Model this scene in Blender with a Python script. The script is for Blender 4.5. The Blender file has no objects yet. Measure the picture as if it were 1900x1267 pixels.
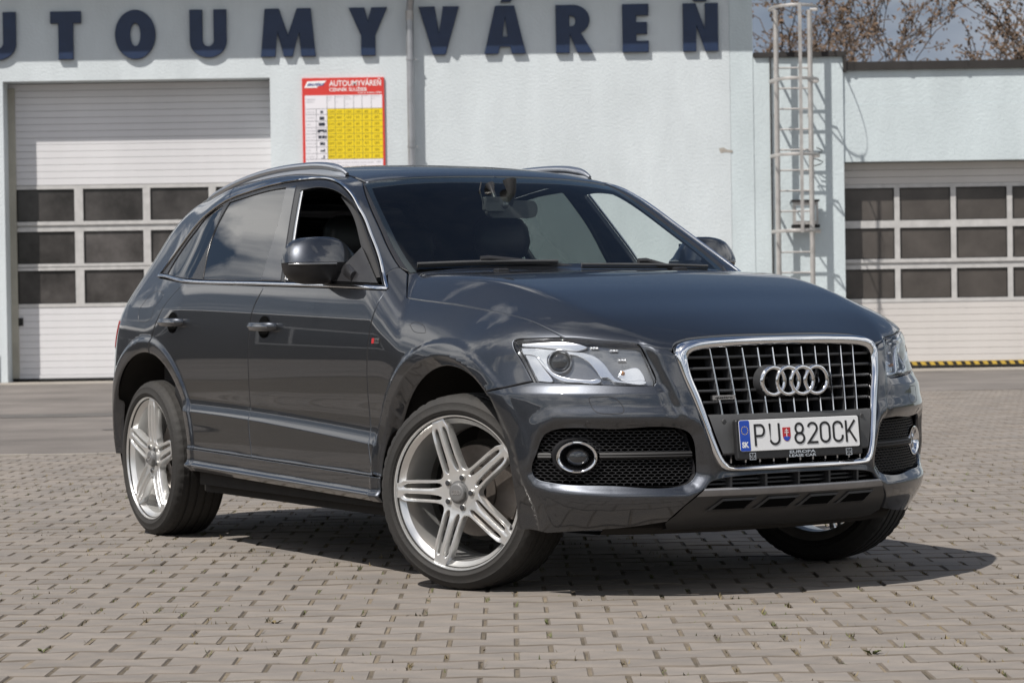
import bpy, bmesh, math, random
import numpy as np
from mathutils import Vector, Matrix
from mathutils.geometry import delaunay_2d_cdt

random.seed(11)
rng = np.random.default_rng(11)
S = bpy.context.scene
COL = S.collection
PI = math.pi

# ------------------------------------------------------------------ camera
cam = bpy.data.cameras.new('camera')
camo = bpy.data.objects.new('camera', cam)
COL.objects.link(camo)
CAM_Z, PITCH, ROLL = 1.0085, -0.01321, -0.01527
cf = Vector((0, math.cos(PITCH), math.sin(PITCH)))
cr0 = Vector((1, 0, 0)); cu0 = cr0.cross(cf)
cr_ = cr0 * math.cos(ROLL) + cu0 * math.sin(ROLL)
cu_ = cu0 * math.cos(ROLL) - cr0 * math.sin(ROLL)
M4 = Matrix((cr_, cu_, -cf)).transposed().to_4x4()
M4.translation = (0, 0, CAM_Z)
camo.matrix_world = M4
cam.sensor_width = 36; cam.lens = 91.09
cam.clip_start = 0.2; cam.clip_end = 2000
cam.dof.use_dof = True; cam.dof.focus_distance = 9.0; cam.dof.aperture_fstop = 10
S.camera = camo

# ------------------------------------------------------------------ sun and sky
SUN_T = Vector((0.42, 0.41, -0.89)).normalized()          # the way the light travels
sun = bpy.data.lights.new('sun', 'SUN'); suno = bpy.data.objects.new('sun', sun); COL.objects.link(suno)
sun.energy = 4.4; sun.angle = math.radians(0.55); sun.color = (1.0, 0.95, 0.885)
suno.rotation_mode = 'QUATERNION'; suno.rotation_quaternion = SUN_T.to_track_quat('-Z', 'Y')
suno.location = (-12, -12, 30)

w = bpy.data.worlds.new('World'); S.world = w; w.use_nodes = True
nt = w.node_tree; N = nt.nodes; L = nt.links
N.clear()
out = N.new('ShaderNodeOutputWorld'); bg = N.new('ShaderNodeBackground')
sky = N.new('ShaderNodeTexSky'); sky.sky_type = 'NISHITA'; sky.sun_disc = False
sky.sun_elevation = math.asin(-SUN_T.z); sky.sun_rotation = math.atan2(-SUN_T.x, -SUN_T.y) % (2 * PI)
sky.air_density = 1.0; sky.dust_density = 1.2; sky.ozone_density = 1.2; sky.altitude = 200
tc = N.new('ShaderNodeTexCoord'); sep = N.new('ShaderNodeSeparateXYZ')
L.new(tc.outputs['Generated'], sep.inputs[0])
def wmath(op, a, b=None):
    m = N.new('ShaderNodeMath'); m.operation = op
    for i, v in enumerate((a, b)):
        if v is None: continue
        if isinstance(v, (int, float)): m.inputs[i].default_value = v
        else: L.new(v, m.inputs[i])
    return m.outputs[0]
zz_ = wmath('ADD', wmath('MAXIMUM', sep.outputs[2], 0.0), 0.22)
comb = N.new('ShaderNodeCombineXYZ')
L.new(wmath('DIVIDE', sep.outputs[0], zz_), comb.inputs[0]); L.new(wmath('DIVIDE', sep.outputs[1], zz_), comb.inputs[1])
n1 = N.new('ShaderNodeTexNoise'); n1.inputs['Scale'].default_value = 1.25; n1.inputs['Detail'].default_value = 9; n1.inputs['Roughness'].default_value = 0.56; n1.inputs['Distortion'].default_value = 0.25
n2 = N.new('ShaderNodeTexNoise'); n2.inputs['Scale'].default_value = 3.0; n2.inputs['Detail'].default_value = 6
mp = N.new('ShaderNodeMapping'); mp.inputs['Location'].default_value = (3.84, 1.66, 0.4)
L.new(comb.outputs[0], mp.inputs[0]); L.new(mp.outputs[0], n1.inputs[0]); L.new(mp.outputs[0], n2.inputs[0])
r1 = N.new('ShaderNodeValToRGB'); r1.color_ramp.elements[0].position = 0.442; r1.color_ramp.elements[1].position = 0.515
L.new(wmath('SUBTRACT', n1.outputs[0], wmath('MULTIPLY', sep.outputs[1], 0.045)), r1.inputs[0])
r2 = N.new('ShaderNodeValToRGB')
r2.color_ramp.elements[0].position = 0.36; r2.color_ramp.elements[0].color = (5.0, 5.5, 6.4, 1)
r2.color_ramp.elements[1].position = 0.57; r2.color_ramp.elements[1].color = (18.5, 18.3, 18, 1)
L.new(n2.outputs[0], r2.inputs[0])
cm = N.new('ShaderNodeMapRange'); cm.inputs[1].default_value = 0.11; cm.inputs[2].default_value = 0.21; cm.inputs[3].default_value = 0.12; cm.inputs[4].default_value = 1.0; L.new(sep.outputs[2], cm.inputs[0])
mx = N.new('ShaderNodeMixRGB'); L.new(wmath('MULTIPLY', r1.outputs[0], cm.outputs[0]), mx.inputs[0]); L.new(r2.outputs[0], mx.inputs[2])
# a bank of grey cloud all round the horizon
hz = N.new('ShaderNodeMapRange'); hz.inputs[1].default_value = 0.10; hz.inputs[2].default_value = 0.42; hz.inputs[3].default_value = 0.90; hz.inputs[4].default_value = 0.0
n3 = N.new('ShaderNodeTexNoise'); n3.inputs['Scale'].default_value = 7; n3.inputs['Detail'].default_value = 6; L.new(tc.outputs['Generated'], n3.inputs[0])
r3 = N.new('ShaderNodeValToRGB'); r3.color_ramp.elements[0].position = 0.38; r3.color_ramp.elements[0].color = (2.2, 2.7, 3.6, 1); r3.color_ramp.elements[1].position = 0.68; r3.color_ramp.elements[1].color = (4.2, 4.7, 5.7, 1)
lo = N.new('ShaderNodeMapRange'); lo.inputs[1].default_value = 0.08; lo.inputs[2].default_value = 0.22; lo.inputs[3].default_value = 1.2; lo.inputs[4].default_value = 0.46; L.new(sep.outputs[2], lo.inputs[0])
L.new(n3.outputs[0], r3.inputs[0]); L.new(sep.outputs[2], hz.inputs[0])
m3 = N.new('ShaderNodeMixRGB'); fr_ = N.new('ShaderNodeMapRange'); fr_.inputs[1].default_value = -0.35; fr_.inputs[2].default_value = 0.55; fr_.inputs[3].default_value = 0.25; fr_.inputs[4].default_value = 1.0; L.new(sep.outputs[1], fr_.inputs[0])
L.new(wmath('MULTIPLY', hz.outputs[0], fr_.outputs[0]), m3.inputs[0]); L.new(sky.outputs[0], m3.inputs[1]); m4 = N.new('ShaderNodeMixRGB'); m4.blend_type = 'MULTIPLY'; m4.inputs[0].default_value = 1; L.new(r3.outputs[0], m4.inputs[1]); L.new(lo.outputs[0], m4.inputs[2]); L.new(m4.outputs[0], m3.inputs[2])
L.new(m3.outputs[0], mx.inputs[1]); L.new(mx.outputs[0], bg.inputs[0]); bg.inputs[1].default_value = 0.057
L.new(bg.outputs[0], out.inputs[0])
S.view_settings.view_transform = 'Standard'; S.view_settings.look = 'None'
S.view_settings.exposure = 0.36; S.view_settings.gamma = 1; S.view_settings.use_curve_mapping = False
S.cycles.max_bounces = 10; S.cycles.transparent_max_bounces = 16; S.cycles.use_denoising = True
S.cycles.sample_clamp_indirect = 6
S.render.film_transparent = False

# ------------------------------------------------------------------ materials
MATS = {}
def mat(name, base=(0.5, 0.5, 0.5), rough=0.5, metal=0.0, coat=0.0, spec=0.5, var=0.0, vscale=8.0, bump=0.0, bscale=60.0, dark=None, island=0.0, obj_rand=0.0, emit=None, streak=0.0):
    m = bpy.data.materials.new(name); m.use_nodes = True
    nt = m.node_tree; N = nt.nodes; L = nt.links; b = N['Principled BSDF']
    b.inputs['Base Color'].default_value = (*base, 1); b.inputs['Roughness'].default_value = rough
    b.inputs['Metallic'].default_value = metal; b.inputs['Coat Weight'].default_value = coat
    b.inputs['Coat Roughness'].default_value = 0.02; b.inputs['Specular IOR Level'].default_value = spec
    tc = N.new('ShaderNodeTexCoord')
    col = None
    def mixc(fac, a, c):
        x = N.new('ShaderNodeMixRGB')
        for i, v in enumerate((fac, a, c)):
            if isinstance(v, tuple): x.inputs[i].default_value = (*v, 1)
            elif isinstance(v, float): x.inputs[i].default_value = v
            else: L.new(v, x.inputs[i])
        return x.outputs[0]
    if var > 0:
        n = N.new('ShaderNodeTexNoise'); n.inputs['Scale'].default_value = vscale; n.inputs['Detail'].default_value = 7; n.inputs['Roughness'].default_value = 0.6
        if streak:
            mpn = N.new('ShaderNodeMapping'); mpn.inputs['Scale'].default_value = (1, 1, 1 / streak)
            L.new(tc.outputs['Object'], mpn.inputs[0]); L.new(mpn.outputs[0], n.inputs[0])
        else: L.new(tc.outputs['Object'], n.inputs[0])
        rp = N.new('ShaderNodeValToRGB'); rp.color_ramp.elements[0].position = 0.34; rp.color_ramp.elements[1].position = 0.68
        L.new(n.outputs[0], rp.inputs[0])
        d = dark if dark else tuple(c * (1 - var) for c in base)
        hi = tuple(min(1, c * (1 + 0.35 * var)) for c in base)
        col = mixc(rp.outputs[0], d, hi)
    if island > 0 or obj_rand > 0:
        if island > 0:
            g = N.new('ShaderNodeNewGeometry'); src = g.outputs['Random Per Island']; k = island
        else:
            g = N.new('ShaderNodeObjectInfo'); src = g.outputs['Random']; k = obj_rand
        h = N.new('ShaderNodeMapRange'); h.inputs[3].default_value = 1 - k; h.inputs[4].default_value = 1 + k
        L.new(src, h.inputs[0])
        mm = N.new('ShaderNodeMixRGB'); mm.blend_type = 'MULTIPLY'; mm.inputs[0].default_value = 1
        if col: L.new(col, mm.inputs[1])
        else: mm.inputs[1].default_value = (*base, 1)
        L.new(h.outputs[0], mm.inputs[2]); col = mm.outputs[0]
    if col: L.new(col, b.inputs['Base Color'])
    if bump > 0:
        n = N.new('ShaderNodeTexNoise'); n.inputs['Scale'].default_value = bscale; n.inputs['Detail'].default_value = 4
        L.new(tc.outputs['Object'], n.inputs[0])
        bp = N.new('ShaderNodeBump'); bp.inputs['Strength'].default_value = bump; bp.inputs['Distance'].default_value = 0.01
        L.new(n.outputs[0], bp.inputs['Height']); L.new(bp.outputs[0], b.inputs['Normal'])
    if emit:
        b.inputs['Emission Color'].default_value = (*emit[0], 1); b.inputs['Emission Strength'].default_value = emit[1]
    MATS[name] = m
    return m

def glass_mat(name, tint, rough=0.0, ior=1.5, dirt=0.0, fac=1.0, clear=1.0):
    m = bpy.data.materials.new(name); m.use_nodes = True
    nt = m.node_tree; N = nt.nodes; L = nt.links; N.clear()
    o = N.new('ShaderNodeOutputMaterial'); t = N.new('ShaderNodeBsdfTransparent'); t.inputs[0].default_value = (*tint, 1)
    g = N.new('ShaderNodeBsdfGlossy'); g.inputs['Roughness'].default_value = rough; g.inputs[0].default_value = (fac, fac, fac, 1)
    f = N.new('ShaderNodeFresnel'); gm = N.new('ShaderNodeNewGeometry'); mr = N.new('ShaderNodeMapRange'); mr.inputs[3].default_value = ior; mr.inputs[4].default_value = 1 / ior
    L.new(gm.outputs['Backfacing'], mr.inputs[0]); L.new(mr.outputs[0], f.inputs[0])      # a thin pane: the same from both sides
    mx = N.new('ShaderNodeMixShader'); L.new(f.outputs[0], mx.inputs[0]); L.new(t.outputs[0], mx.inputs[1]); L.new(g.outputs[0], mx.inputs[2])
    last = mx.outputs[0]
    if dirt > 0:
        tc = N.new('ShaderNodeTexCoord'); n = N.new('ShaderNodeTexNoise'); n.inputs['Scale'].default_value = 14; n.inputs['Detail'].default_value = 8
        L.new(tc.outputs['Object'], n.inputs[0])
        rp = N.new('ShaderNodeMapRange'); rp.inputs[1].default_value = 0.35; rp.inputs[2].default_value = 0.75; rp.inputs[3].default_value = dirt * 0.3; rp.inputs[4].default_value = dirt
        L.new(n.outputs[0], rp.inputs[0])
        d = N.new('ShaderNodeBsdfDiffuse'); d.inputs[0].default_value = (0.45, 0.44, 0.42, 1)
        m2 = N.new('ShaderNodeMixShader'); L.new(rp.outputs[0], m2.inputs[0]); L.new(last, m2.inputs[1]); L.new(d.outputs[0], m2.inputs[2]); last = m2.outputs[0]
    L.new(last, o.inputs[0])
    MATS[name] = m
    return m

# ------------------------------------------------------------------ mesh helpers
def link(name, me, m=None, parent=None, smooth=None):
    o = bpy.data.objects.new(name, me); COL.objects.link(o)
    if m is not None:
        if isinstance(m, str): m = MATS[m]
        me.materials.append(m)
    if parent is not None: o.parent = parent
    if smooth is not None: shade(me, smooth)
    return o

def shade(me, ang):
    me.shade_smooth()
    me.set_sharp_from_angle(angle=math.radians(ang))

def mesh(name, V, Fc, m=None, parent=None, smooth=None):
    me = bpy.data.meshes.new(name)
    me.from_pydata([tuple(map(float, v)) for v in V], [], [tuple(int(i) for i in f) for f in Fc]); me.update()
    return link(name, me, m, parent, smooth)

class MB:
    """gathers boxes, tubes, prisms ... and links them as one mesh object"""
    def __init__(s): s.V = []; s.F = []
    def add(s, V, Fc):
        k = len(s.V); s.V += [tuple(v) for v in V]; s.F += [tuple(i + k for i in f) for f in Fc]; return s
    def box(s, x0, x1, y0, y1, z0, z1):
        V = [(x, y, z) for x in (x0, x1) for y in (y0, y1) for z in (z0, z1)]
        return s.add(V, [(0, 1, 3, 2), (4, 6, 7, 5), (0, 4, 5, 1), (2, 3, 7, 6), (0, 2, 6, 4), (1, 5, 7, 3)])
    def tube(s, pts, r, n=10, cap=True, closed=False, flat=None, up=(0, 0, 1)):
        pts = [Vector(p) for p in pts]; k = len(pts); rr = r if isinstance(r, (list, tuple)) else [r] * k
        V = []; prev = None
        for i, p in enumerate(pts):
            if closed: t = (pts[(i + 1) % k] - pts[i - 1])
            else: t = pts[min(i + 1, k - 1)] - pts[max(i - 1, 0)]
            t.normalize()
            if prev is None:
                u = Vector(up); u = u - t * u.dot(t)
                if u.length < 1e-3: u = Vector((1, 0, 0)) - t * t.x
                if u.length < 1e-3: u = Vector((0, 1, 0))
                u.normalize()
            else:
                u = prev - t * prev.dot(t); u.normalize()
            prev = u; v = t.cross(u)
            fa, fb = (flat if flat else (1, 1))
            for j in range(n):
                a = 2 * PI * j / n
                V.append(p + u * (math.cos(a) * rr[i] * fa) + v * (math.sin(a) * rr[i] * fb))
        Fc = []
        for i in range(k if closed else k - 1):
            i2 = (i + 1) % k
            for j in range(n):
                j2 = (j + 1) % n; Fc.append((i * n + j, i * n + j2, i2 * n + j2, i2 * n + j))
        if cap and not closed:
            Fc.append(tuple(range(n))[::-1]); Fc.append(tuple((k - 1) * n + j for j in range(n)))
        return s.add(V, Fc)
    def lathe(s, prof, axis='y', n=64, c=(0, 0, 0)):
        """prof: (radius, position along the axis)"""
        V = []; Fc = []; k = len(prof)
        for j in range(n):
            a = 2 * PI * j / n
            for r, h in prof:
                p = {'y': (r * math.cos(a), h, r * math.sin(a)), 'x': (h, r * math.cos(a), r * math.sin(a)), 'z': (r * math.cos(a), r * math.sin(a), h)}[axis]
                V.append((p[0] + c[0], p[1] + c[1], p[2] + c[2]))
        for j in range(n):
            j2 = (j + 1) % n
            for i in range(k - 1): Fc.append((j * k + i, j2 * k + i, j2 * k + i + 1, j * k + i + 1))
        return s.add(V, Fc)
    def prism(s, poly, h0, h1, to3=lambda u, v, h: (u, h, v), bevel=0.0):
        """poly in (u, v), extruded from h0 (back) to h1 (front)"""
        n = len(poly); rings = []
        if bevel:
            ins = inset_poly(np.array(poly, float), bevel)
            rings = [[to3(u, v, h0) for u, v in poly], [to3(u, v, h1 - bevel * (1 if h1 > h0 else -1)) for u, v in poly], [to3(u, v, h1) for u, v in ins]]
        else: rings = [[to3(u, v, h0) for u, v in poly], [to3(u, v, h1) for u, v in poly]]
        V = [p for r in rings for p in r]; Fc = []
        for q in range(len(rings) - 1):
            for i in range(n): Fc.append((q * n + i, q * n + (i + 1) % n, (q + 1) * n + (i + 1) % n, (q + 1) * n + i))
        Fc.append(tuple((len(rings) - 1) * n + i for i in range(n))); Fc.append(tuple(range(n))[::-1])
        return s.add(V, Fc)
    def build(s, name, m=None, parent=None, smooth=None, fix=True):
        o = mesh(name, s.V, s.F, m, parent)
        if fix:
            bm = bmesh.new(); bm.from_mesh(o.data); bmesh.ops.recalc_face_normals(bm, faces=bm.faces); bm.to_mesh(o.data); bm.free()
        if smooth is not None: shade(o.data, smooth)
        return o

def empty(name, loc=(0, 0, 0), rz=0.0, label=None, cat=None, group=None, kind=None):
    o = bpy.data.objects.new(name, None); COL.objects.link(o); o.location = loc; o.rotation_euler = (0, 0, rz)
    o.empty_display_size = 0.2
    return tag(o, label, cat, group, kind)
def tag(o, label=None, cat=None, group=None, kind=None):
    if label: o['label'] = label
    if cat: o['category'] = cat
    if group: o['group'] = group
    if kind: o['kind'] = kind
    return o
def copy_tree(o, parent=None):
    c = o.copy(); COL.objects.link(c)
    if parent is not None: c.parent = parent
    for ch in list(o.children): copy_tree(ch, c)
    return c

def poly_area(P):
    x, y = P[:, 0], P[:, 1]
    return 0.5 * np.sum(x * np.roll(y, -1) - np.roll(x, -1) * y)
def inset_poly(P, d):
    """moves every corner of a closed polygon inward by d"""
    sgn = 1 if poly_area(P) > 0 else -1
    e = np.roll(P, -1, 0) - P; l = np.linalg.norm(e, axis=1)[:, None] + 1e-12; e = e / l
    nrm = np.stack([-e[:, 1], e[:, 0]], 1) * sgn
    n0 = np.roll(nrm, 1, 0); b = n0 + nrm; q = np.sum(b * b, 1)[:, None]
    b = np.where(q > 0.15, 2 * b / np.maximum(q, 0.15), nrm)
    return P + b * d
def in_poly(q, P):
    x, y = q[:, 0], q[:, 1]; ins = np.zeros(len(q), bool); n = len(P)
    for i in range(n):
        x0, y0 = P[i]; x1, y1 = P[(i + 1) % n]
        if y0 == y1: continue
        c = ((y0 > y) != (y1 > y)) & (x < (x1 - x0) * (y - y0) / (y1 - y0) + x0); ins ^= c
    return ins
def edge_dist(q, P):
    d = np.full(len(q), 9e9); n = len(P)
    for i in range(n):
        a = P[i]; e = P[(i + 1) % n] - a
        t = np.clip(((q - a) @ e) / (e @ e + 1e-18), 0, 1)
        d = np.minimum(d, np.linalg.norm(q - a - t[:, None] * e, axis=1))
    return d
def crom(P, h):
    """Catmull-Rom through an open polyline, resampled at spacing h"""
    P = np.array(P, float)
    if len(P) == 2:
        n = max(1, int(np.ceil(np.linalg.norm(P[1] - P[0]) / h)))
        return P[0] + (P[1] - P[0]) * np.linspace(0, 1, n + 1)[:, None]
    Q = np.vstack([2 * P[0] - P[1], P, 2 * P[-1] - P[-2]]); o = []
    for i in range(1, len(Q) - 2):
        n = max(1, int(np.ceil(np.linalg.norm(Q[i + 1] - Q[i]) / h)))
        t = np.linspace(0, 1, n, endpoint=False)[:, None]
        p0, p1, p2, p3 = Q[i - 1], Q[i], Q[i + 1], Q[i + 2]
        d1, d2 = np.linalg.norm(p1 - p0) + 1e-9, np.linalg.norm(p2 - p1) + 1e-9; d3 = np.linalg.norm(p3 - p2) + 1e-9
        m1 = ((p1 - p0) / d1 + (p2 - p1) / d2) * 0.5 * d2; m2 = ((p2 - p1) / d2 + (p3 - p2) / d3) * 0.5 * d2
        o.append((2 * t ** 3 - 3 * t ** 2 + 1) * p1 + (t ** 3 - 2 * t ** 2 + t) * m1 + (-2 * t ** 3 + 3 * t ** 2) * p2 + (t ** 3 - t ** 2) * m2)
    o.append(P[-1:]); return np.vstack(o)

def triangulate(loops, pts, lines=()):
    """constrained triangles inside loops[0] and outside the other loops; returns vertices (2D), triangles, loop index lists"""
    V = []; E = []; idx = []
    for lp in loops:
        k = len(V); n = len(lp); V += [tuple(p) for p in lp]; E += [(k + i, k + (i + 1) % n) for i in range(n)]; idx.append(list(range(k, k + n)))
    for q, ins in lines:
        k = len(V); V += [tuple(p) for p in q[ins]]; ids_ = np.cumsum(ins) - 1 + k
        E += [(int(ids_[i]), int(ids_[i + 1])) for i in range(len(q) - 1) if ins[i] and ins[i + 1]]
    V += [tuple(p) for p in pts]
    v2, e2, f2, ov, oe, of = delaunay_2d_cdt([Vector(p) for p in V], E, [], 0, 1e-6)
    v2 = np.array([tuple(p) for p in v2])
    remap = {}
    for new, olds in enumerate(ov):
        for o_ in olds: remap[o_] = new
    f2 = np.array([f for f in f2 if len(f) == 3])
    c = v2[f2].mean(1)
    ok = in_poly(c, np.array(loops[0]))
    for lp in loops[1:]: ok &= ~in_poly(c, np.array(lp))
    return v2, f2[ok], [[remap[i] for i in l] for l in idx]

# ---- projections of the car's panels: (direction of view, first axis, second axis)
def _p(D, e1, e2): return tuple(np.array(v, float) / np.linalg.norm(v) for v in (D, e1, e2))
PROJ = dict(side=_p((0, 1, 0), (1, 0, 0), (0, 0, 1)), top=_p((0, 0, -1), (1, 0, 0), (0, 1, 0)), front=_p((-1, 0, 0), (0, 1, 0), (0, 0, 1)),
            fen=_p((0, 0.8, -0.6), (1, 0, 0), (0, 0.6, 0.8)), obl=_p((-0.707, 0.707, 0), (0.707, 0.707, 0), (0, 0, 1)),
            shoulder=_p((-0.5, 0.55, -0.67), (0.74, 0.672, 0), (0.45, -0.496, -0.743)),
            rear=_p((1, 0, 0), (0, -1, 0), (0, 0, 1)), rq=_p((0.45, 0.893, 0), (0.893, -0.45, 0), (0, 0, 1)), glass=_p((-0.55, 0, -0.835), (0, 1, 0), (-0.835, 0, 0.55)))
PROJ['shoulder'] = _p(PROJ['shoulder'][0], PROJ['shoulder'][1], np.cross(PROJ['shoulder'][1], -PROJ['shoulder'][0]) * -1)

def surf_cast(uv, proj, tr, off=0.0, back=False):
    D, e1, e2 = PROJ[proj]
    O = uv[:, :1] * e1 + uv[:, 1:] * e2
    P = cast(O, D, tr[0], tr[1], 0.012)
    bad = np.isnan(P[:, 0])
    if bad.any():
        good = np.where(~bad)[0]
        for i in np.where(bad)[0]:
            j = good[np.argmin(np.sum((uv[good] - uv[i]) ** 2, 1))]; P[i] = P[j]
    n = grad(P)
    return P + n * off, n

def uv_of(P, proj):
    D, e1, e2 = PROJ[proj]; P = np.array(P, float)
    return np.stack([P @ e1, P @ e2], 1), P @ D

def panel(name, segs, proj, m, parent, off=0.0, inset=0.0023, depth=0.014, h=0.014, holes=(), both=False, lip=0.0022, tr=None, half=False, feat=()):
    """a sheet of the body: outline (3D polylines near the surface) -> triangles on the body surface, edges turned in"""
    loops = []; ts = []
    for k, sg in enumerate((segs, *holes)):
        pts = []
        for s_ in sg:
            uv, t = uv_of(s_, proj); ts += list(t)
            r = crom(uv, h * 0.7)
            if pts and np.linalg.norm(pts[-1][-1] - r[0]) < h * 0.35: r = r[1:]
            pts.append(r)
        P = np.vstack(pts)
        if np.linalg.norm(P[0] - P[-1]) < h * 0.35: P = P[:-1]
        P = inset_poly(P, inset if k == 0 else -inset)
        loops.append(P)
    tr = tr or (min(ts) - 0.22, max(ts) + 0.35)
    base = [inset_poly(P, lip if k == 0 else -lip) for k, P in enumerate(loops)]
    lo, hi = base[0].min(0), base[0].max(0)
    nx, ny = int((hi[0] - lo[0]) / h) + 2, int((hi[1] - lo[1]) / (h * 0.866)) + 2
    gx, gy = np.meshgrid(np.arange(nx), np.arange(ny))
    G = np.stack([lo[0] + (gx + 0.5 * (gy % 2)) * h, lo[1] + gy * h * 0.866], -1).reshape(-1, 2)
    G = G[in_poly(G, base[0])]; ok = edge_dist(G, base[0]) > h * 0.45
    for B in base[1:]: ok &= ~in_poly(G, B) & (edge_dist(G, B) > h * 0.45)
    G = G[ok]
    FE = []; keep = np.ones(len(G), bool)
    for ft in feat:
        q = crom(uv_of(ft, proj)[0], h * 0.8)
        ins = in_poly(q, base[0]) & (edge_dist(q, base[0]) > h * 0.2)
        for B in base[1:]: ins &= ~in_poly(q, B) & (edge_dist(q, B) > h * 0.2)
        FE.append((q, ins))
        for p in q[ins]: keep &= np.sum((G - p) ** 2, 1) > (h * 0.42) ** 2
    v2, f2, idx = triangulate(base, G[keep], FE)
    V, n = surf_cast(v2, proj, tr, off)
    D, e1, e2 = PROJ[proj]
    # triangles face the viewer
    a, b, c = V[f2[:, 0]], V[f2[:, 1]], V[f2[:, 2]]
    fl = np.sum(np.cross(b - a, c - a) * n[f2[:, 0]], 1) < 0
    f2[fl] = f2[fl][:, ::-1]
    mids = [np.zeros(len(l), bool) for l in idx]
    if half:
        for k, ids in enumerate(idx):
            mids[k] = V[ids][:, 1] > -0.009
            for i in np.array(ids)[mids[k]]:
                V[i, 1] = 0; n[i, 1] = 0; n[i] /= np.linalg.norm(n[i])
    Vs = [V]; Ns = [n]; Fc = [tuple(t) for t in f2]; cnt = len(V)
    for k, (P, ids) in enumerate(zip(loops, idx)):
        m_ = len(P); R1, n1 = surf_cast(P, proj, tr, off)
        outw = P - base[k]; outw = outw / (np.linalg.norm(outw, axis=1)[:, None] + 1e-9)
        o3 = outw[:, :1] * e1 + outw[:, 1:] * e2
        R1[mids[k], 1] = 0
        r1 = R1 - n1 * lip; r2 = R1 - n1 * depth
        nn1 = n1 * 0.5 + o3 * 0.85; nn1 /= np.linalg.norm(nn1, axis=1)[:, None]
        Vs += [r1, r2]; Ns += [nn1, o3]
        i1 = cnt + np.arange(m_); i2 = i1 + m_; cnt += 2 * m_
        area = poly_area(P)
        for i in range(m_):
            j = (i + 1) % m_
            if mids[k][i] and mids[k][j]: continue
            for A, B in ((ids, i1), (i1, i2)):
                Fc.append((A[i], A[j], B[j], B[i]))
    V = np.vstack(Vs); n = np.vstack(Ns); Fc = np.array([(*f, -1) if len(f) == 3 else f for f in Fc])
    # orient the edge strips along their normals
    q = Fc[:, 3] >= 0
    a, b, d = V[Fc[:, 0]], V[Fc[:, 1]], V[Fc[:, 2]]
    fl = (np.sum(np.cross(b - a, d - a) * (n[Fc[:, 0]] + n[Fc[:, 2]]), 1) < 0)
    FL = []
    for f, r in zip(Fc, fl):
        t = [i for i in f if i >= 0]; FL.append(tuple(t[::-1] if r else t))
    outs = []
    def mk(V, n, FL, nm):
        me = bpy.data.meshes.new(nm); me.from_pydata(V.tolist(), [], FL); me.update(); me.shade_smooth()
        me.normals_split_custom_set_from_vertices([tuple(x) for x in n])
        o = bpy.data.objects.new(nm, me); COL.objects.link(o)
        me.materials.append(MATS[m] if isinstance(m, str) else m)
        if parent is not None: o.parent = parent
        return o
    R = np.array([1, -1, 1.0])
    if half:      # right half and left half in one mesh
        V2 = np.vstack([V, V * R]); n2 = np.vstack([n, n * R]); k = len(V)
        return mk(V2, n2, FL + [tuple(i + k for i in f[::-1]) for f in FL], name)
    outs.append(mk(V, n, FL, name))
    if both: outs.append(mk(V * R, n * R, [f[::-1] for f in FL], name)); return outs
    return outs[0]

def mirror_obj(o, parent=None):
    """a left-hand copy of a right-hand part, with its own mirrored mesh"""
    me = o.data.copy(); me.transform(Matrix.Scale(-1, 4, (0, 1, 0))); me.flip_normals()
    c = bpy.data.objects.new(o.name.split('.')[0], me); COL.objects.link(c); c.parent = parent or o.parent
    if o.matrix_basis != Matrix(): 
        c.matrix_basis = o.matrix_basis
    return c

def on_surf(pts, proj, off=0.0):
    uv, t = uv_of(pts, proj); return surf_cast(uv, proj, (t.min() - 0.25, t.max() + 0.4), off)

def text_mesh(s, size, bold=0.0, width=1.0, extrude=0.0, spacing=1.0):
    """triangles of a line of writing (built-in font): verts (n,3) centred at its left baseline"""
    cu = bpy.data.curves.new('t', 'FONT'); cu.body = s; cu.size = size; cu.offset = bold; cu.extrude = extrude; cu.space_character = spacing; cu.resolution_u = 3
    o = bpy.data.objects.new('t', cu); COL.objects.link(o)
    dg = bpy.context.evaluated_depsgraph_get(); me = bpy.data.meshes.new_from_object(o.evaluated_get(dg))
    V = np.array([tuple(v.co) for v in me.vertices]).reshape(-1, 3); Fc = [tuple(p.vertices) for p in me.polygons]
    bpy.data.objects.remove(o); bpy.data.curves.remove(cu); bpy.data.meshes.remove(me)
    if len(V): V[:, 0] *= width
    return V, Fc

# ------------------------------------------------------------------ setting: ground
mat('paver', (0.190, 0.166, 0.143), 0.85, var=0.25, vscale=2.6, dark=(0.152, 0.138, 0.126), bump=0.25, bscale=220, island=0.09)
mat('paver_one', (0.190, 0.166, 0.143), 0.85, var=0.25, vscale=7.0, dark=(0.152, 0.138, 0.126), bump=0.25, bscale=220, obj_rand=0.09)
mat('joint_soil', (0.110, 0.090, 0.066), 0.95, var=0.45, vscale=18, bump=0.5, bscale=150)
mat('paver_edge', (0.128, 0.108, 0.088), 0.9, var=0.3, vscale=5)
mat('joint_sand', (0.145, 0.118, 0.084), 0.95, var=0.4, vscale=10, island=0.35, bump=0.4, bscale=200)
mat('asphalt', (0.150, 0.134, 0.122), 0.92, var=0.36, vscale=0.7, bump=0.3, bscale=120)
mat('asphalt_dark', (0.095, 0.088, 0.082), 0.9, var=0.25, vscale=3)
mat('concrete', (0.27, 0.245, 0.215), 0.9, var=0.25, vscale=2, bump=0.2)
mat('dry_grass', (0.135, 0.105, 0.05), 0.8, island=0.45)
mat('moss', (0.075, 0.085, 0.025), 0.8, island=0.45)

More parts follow.
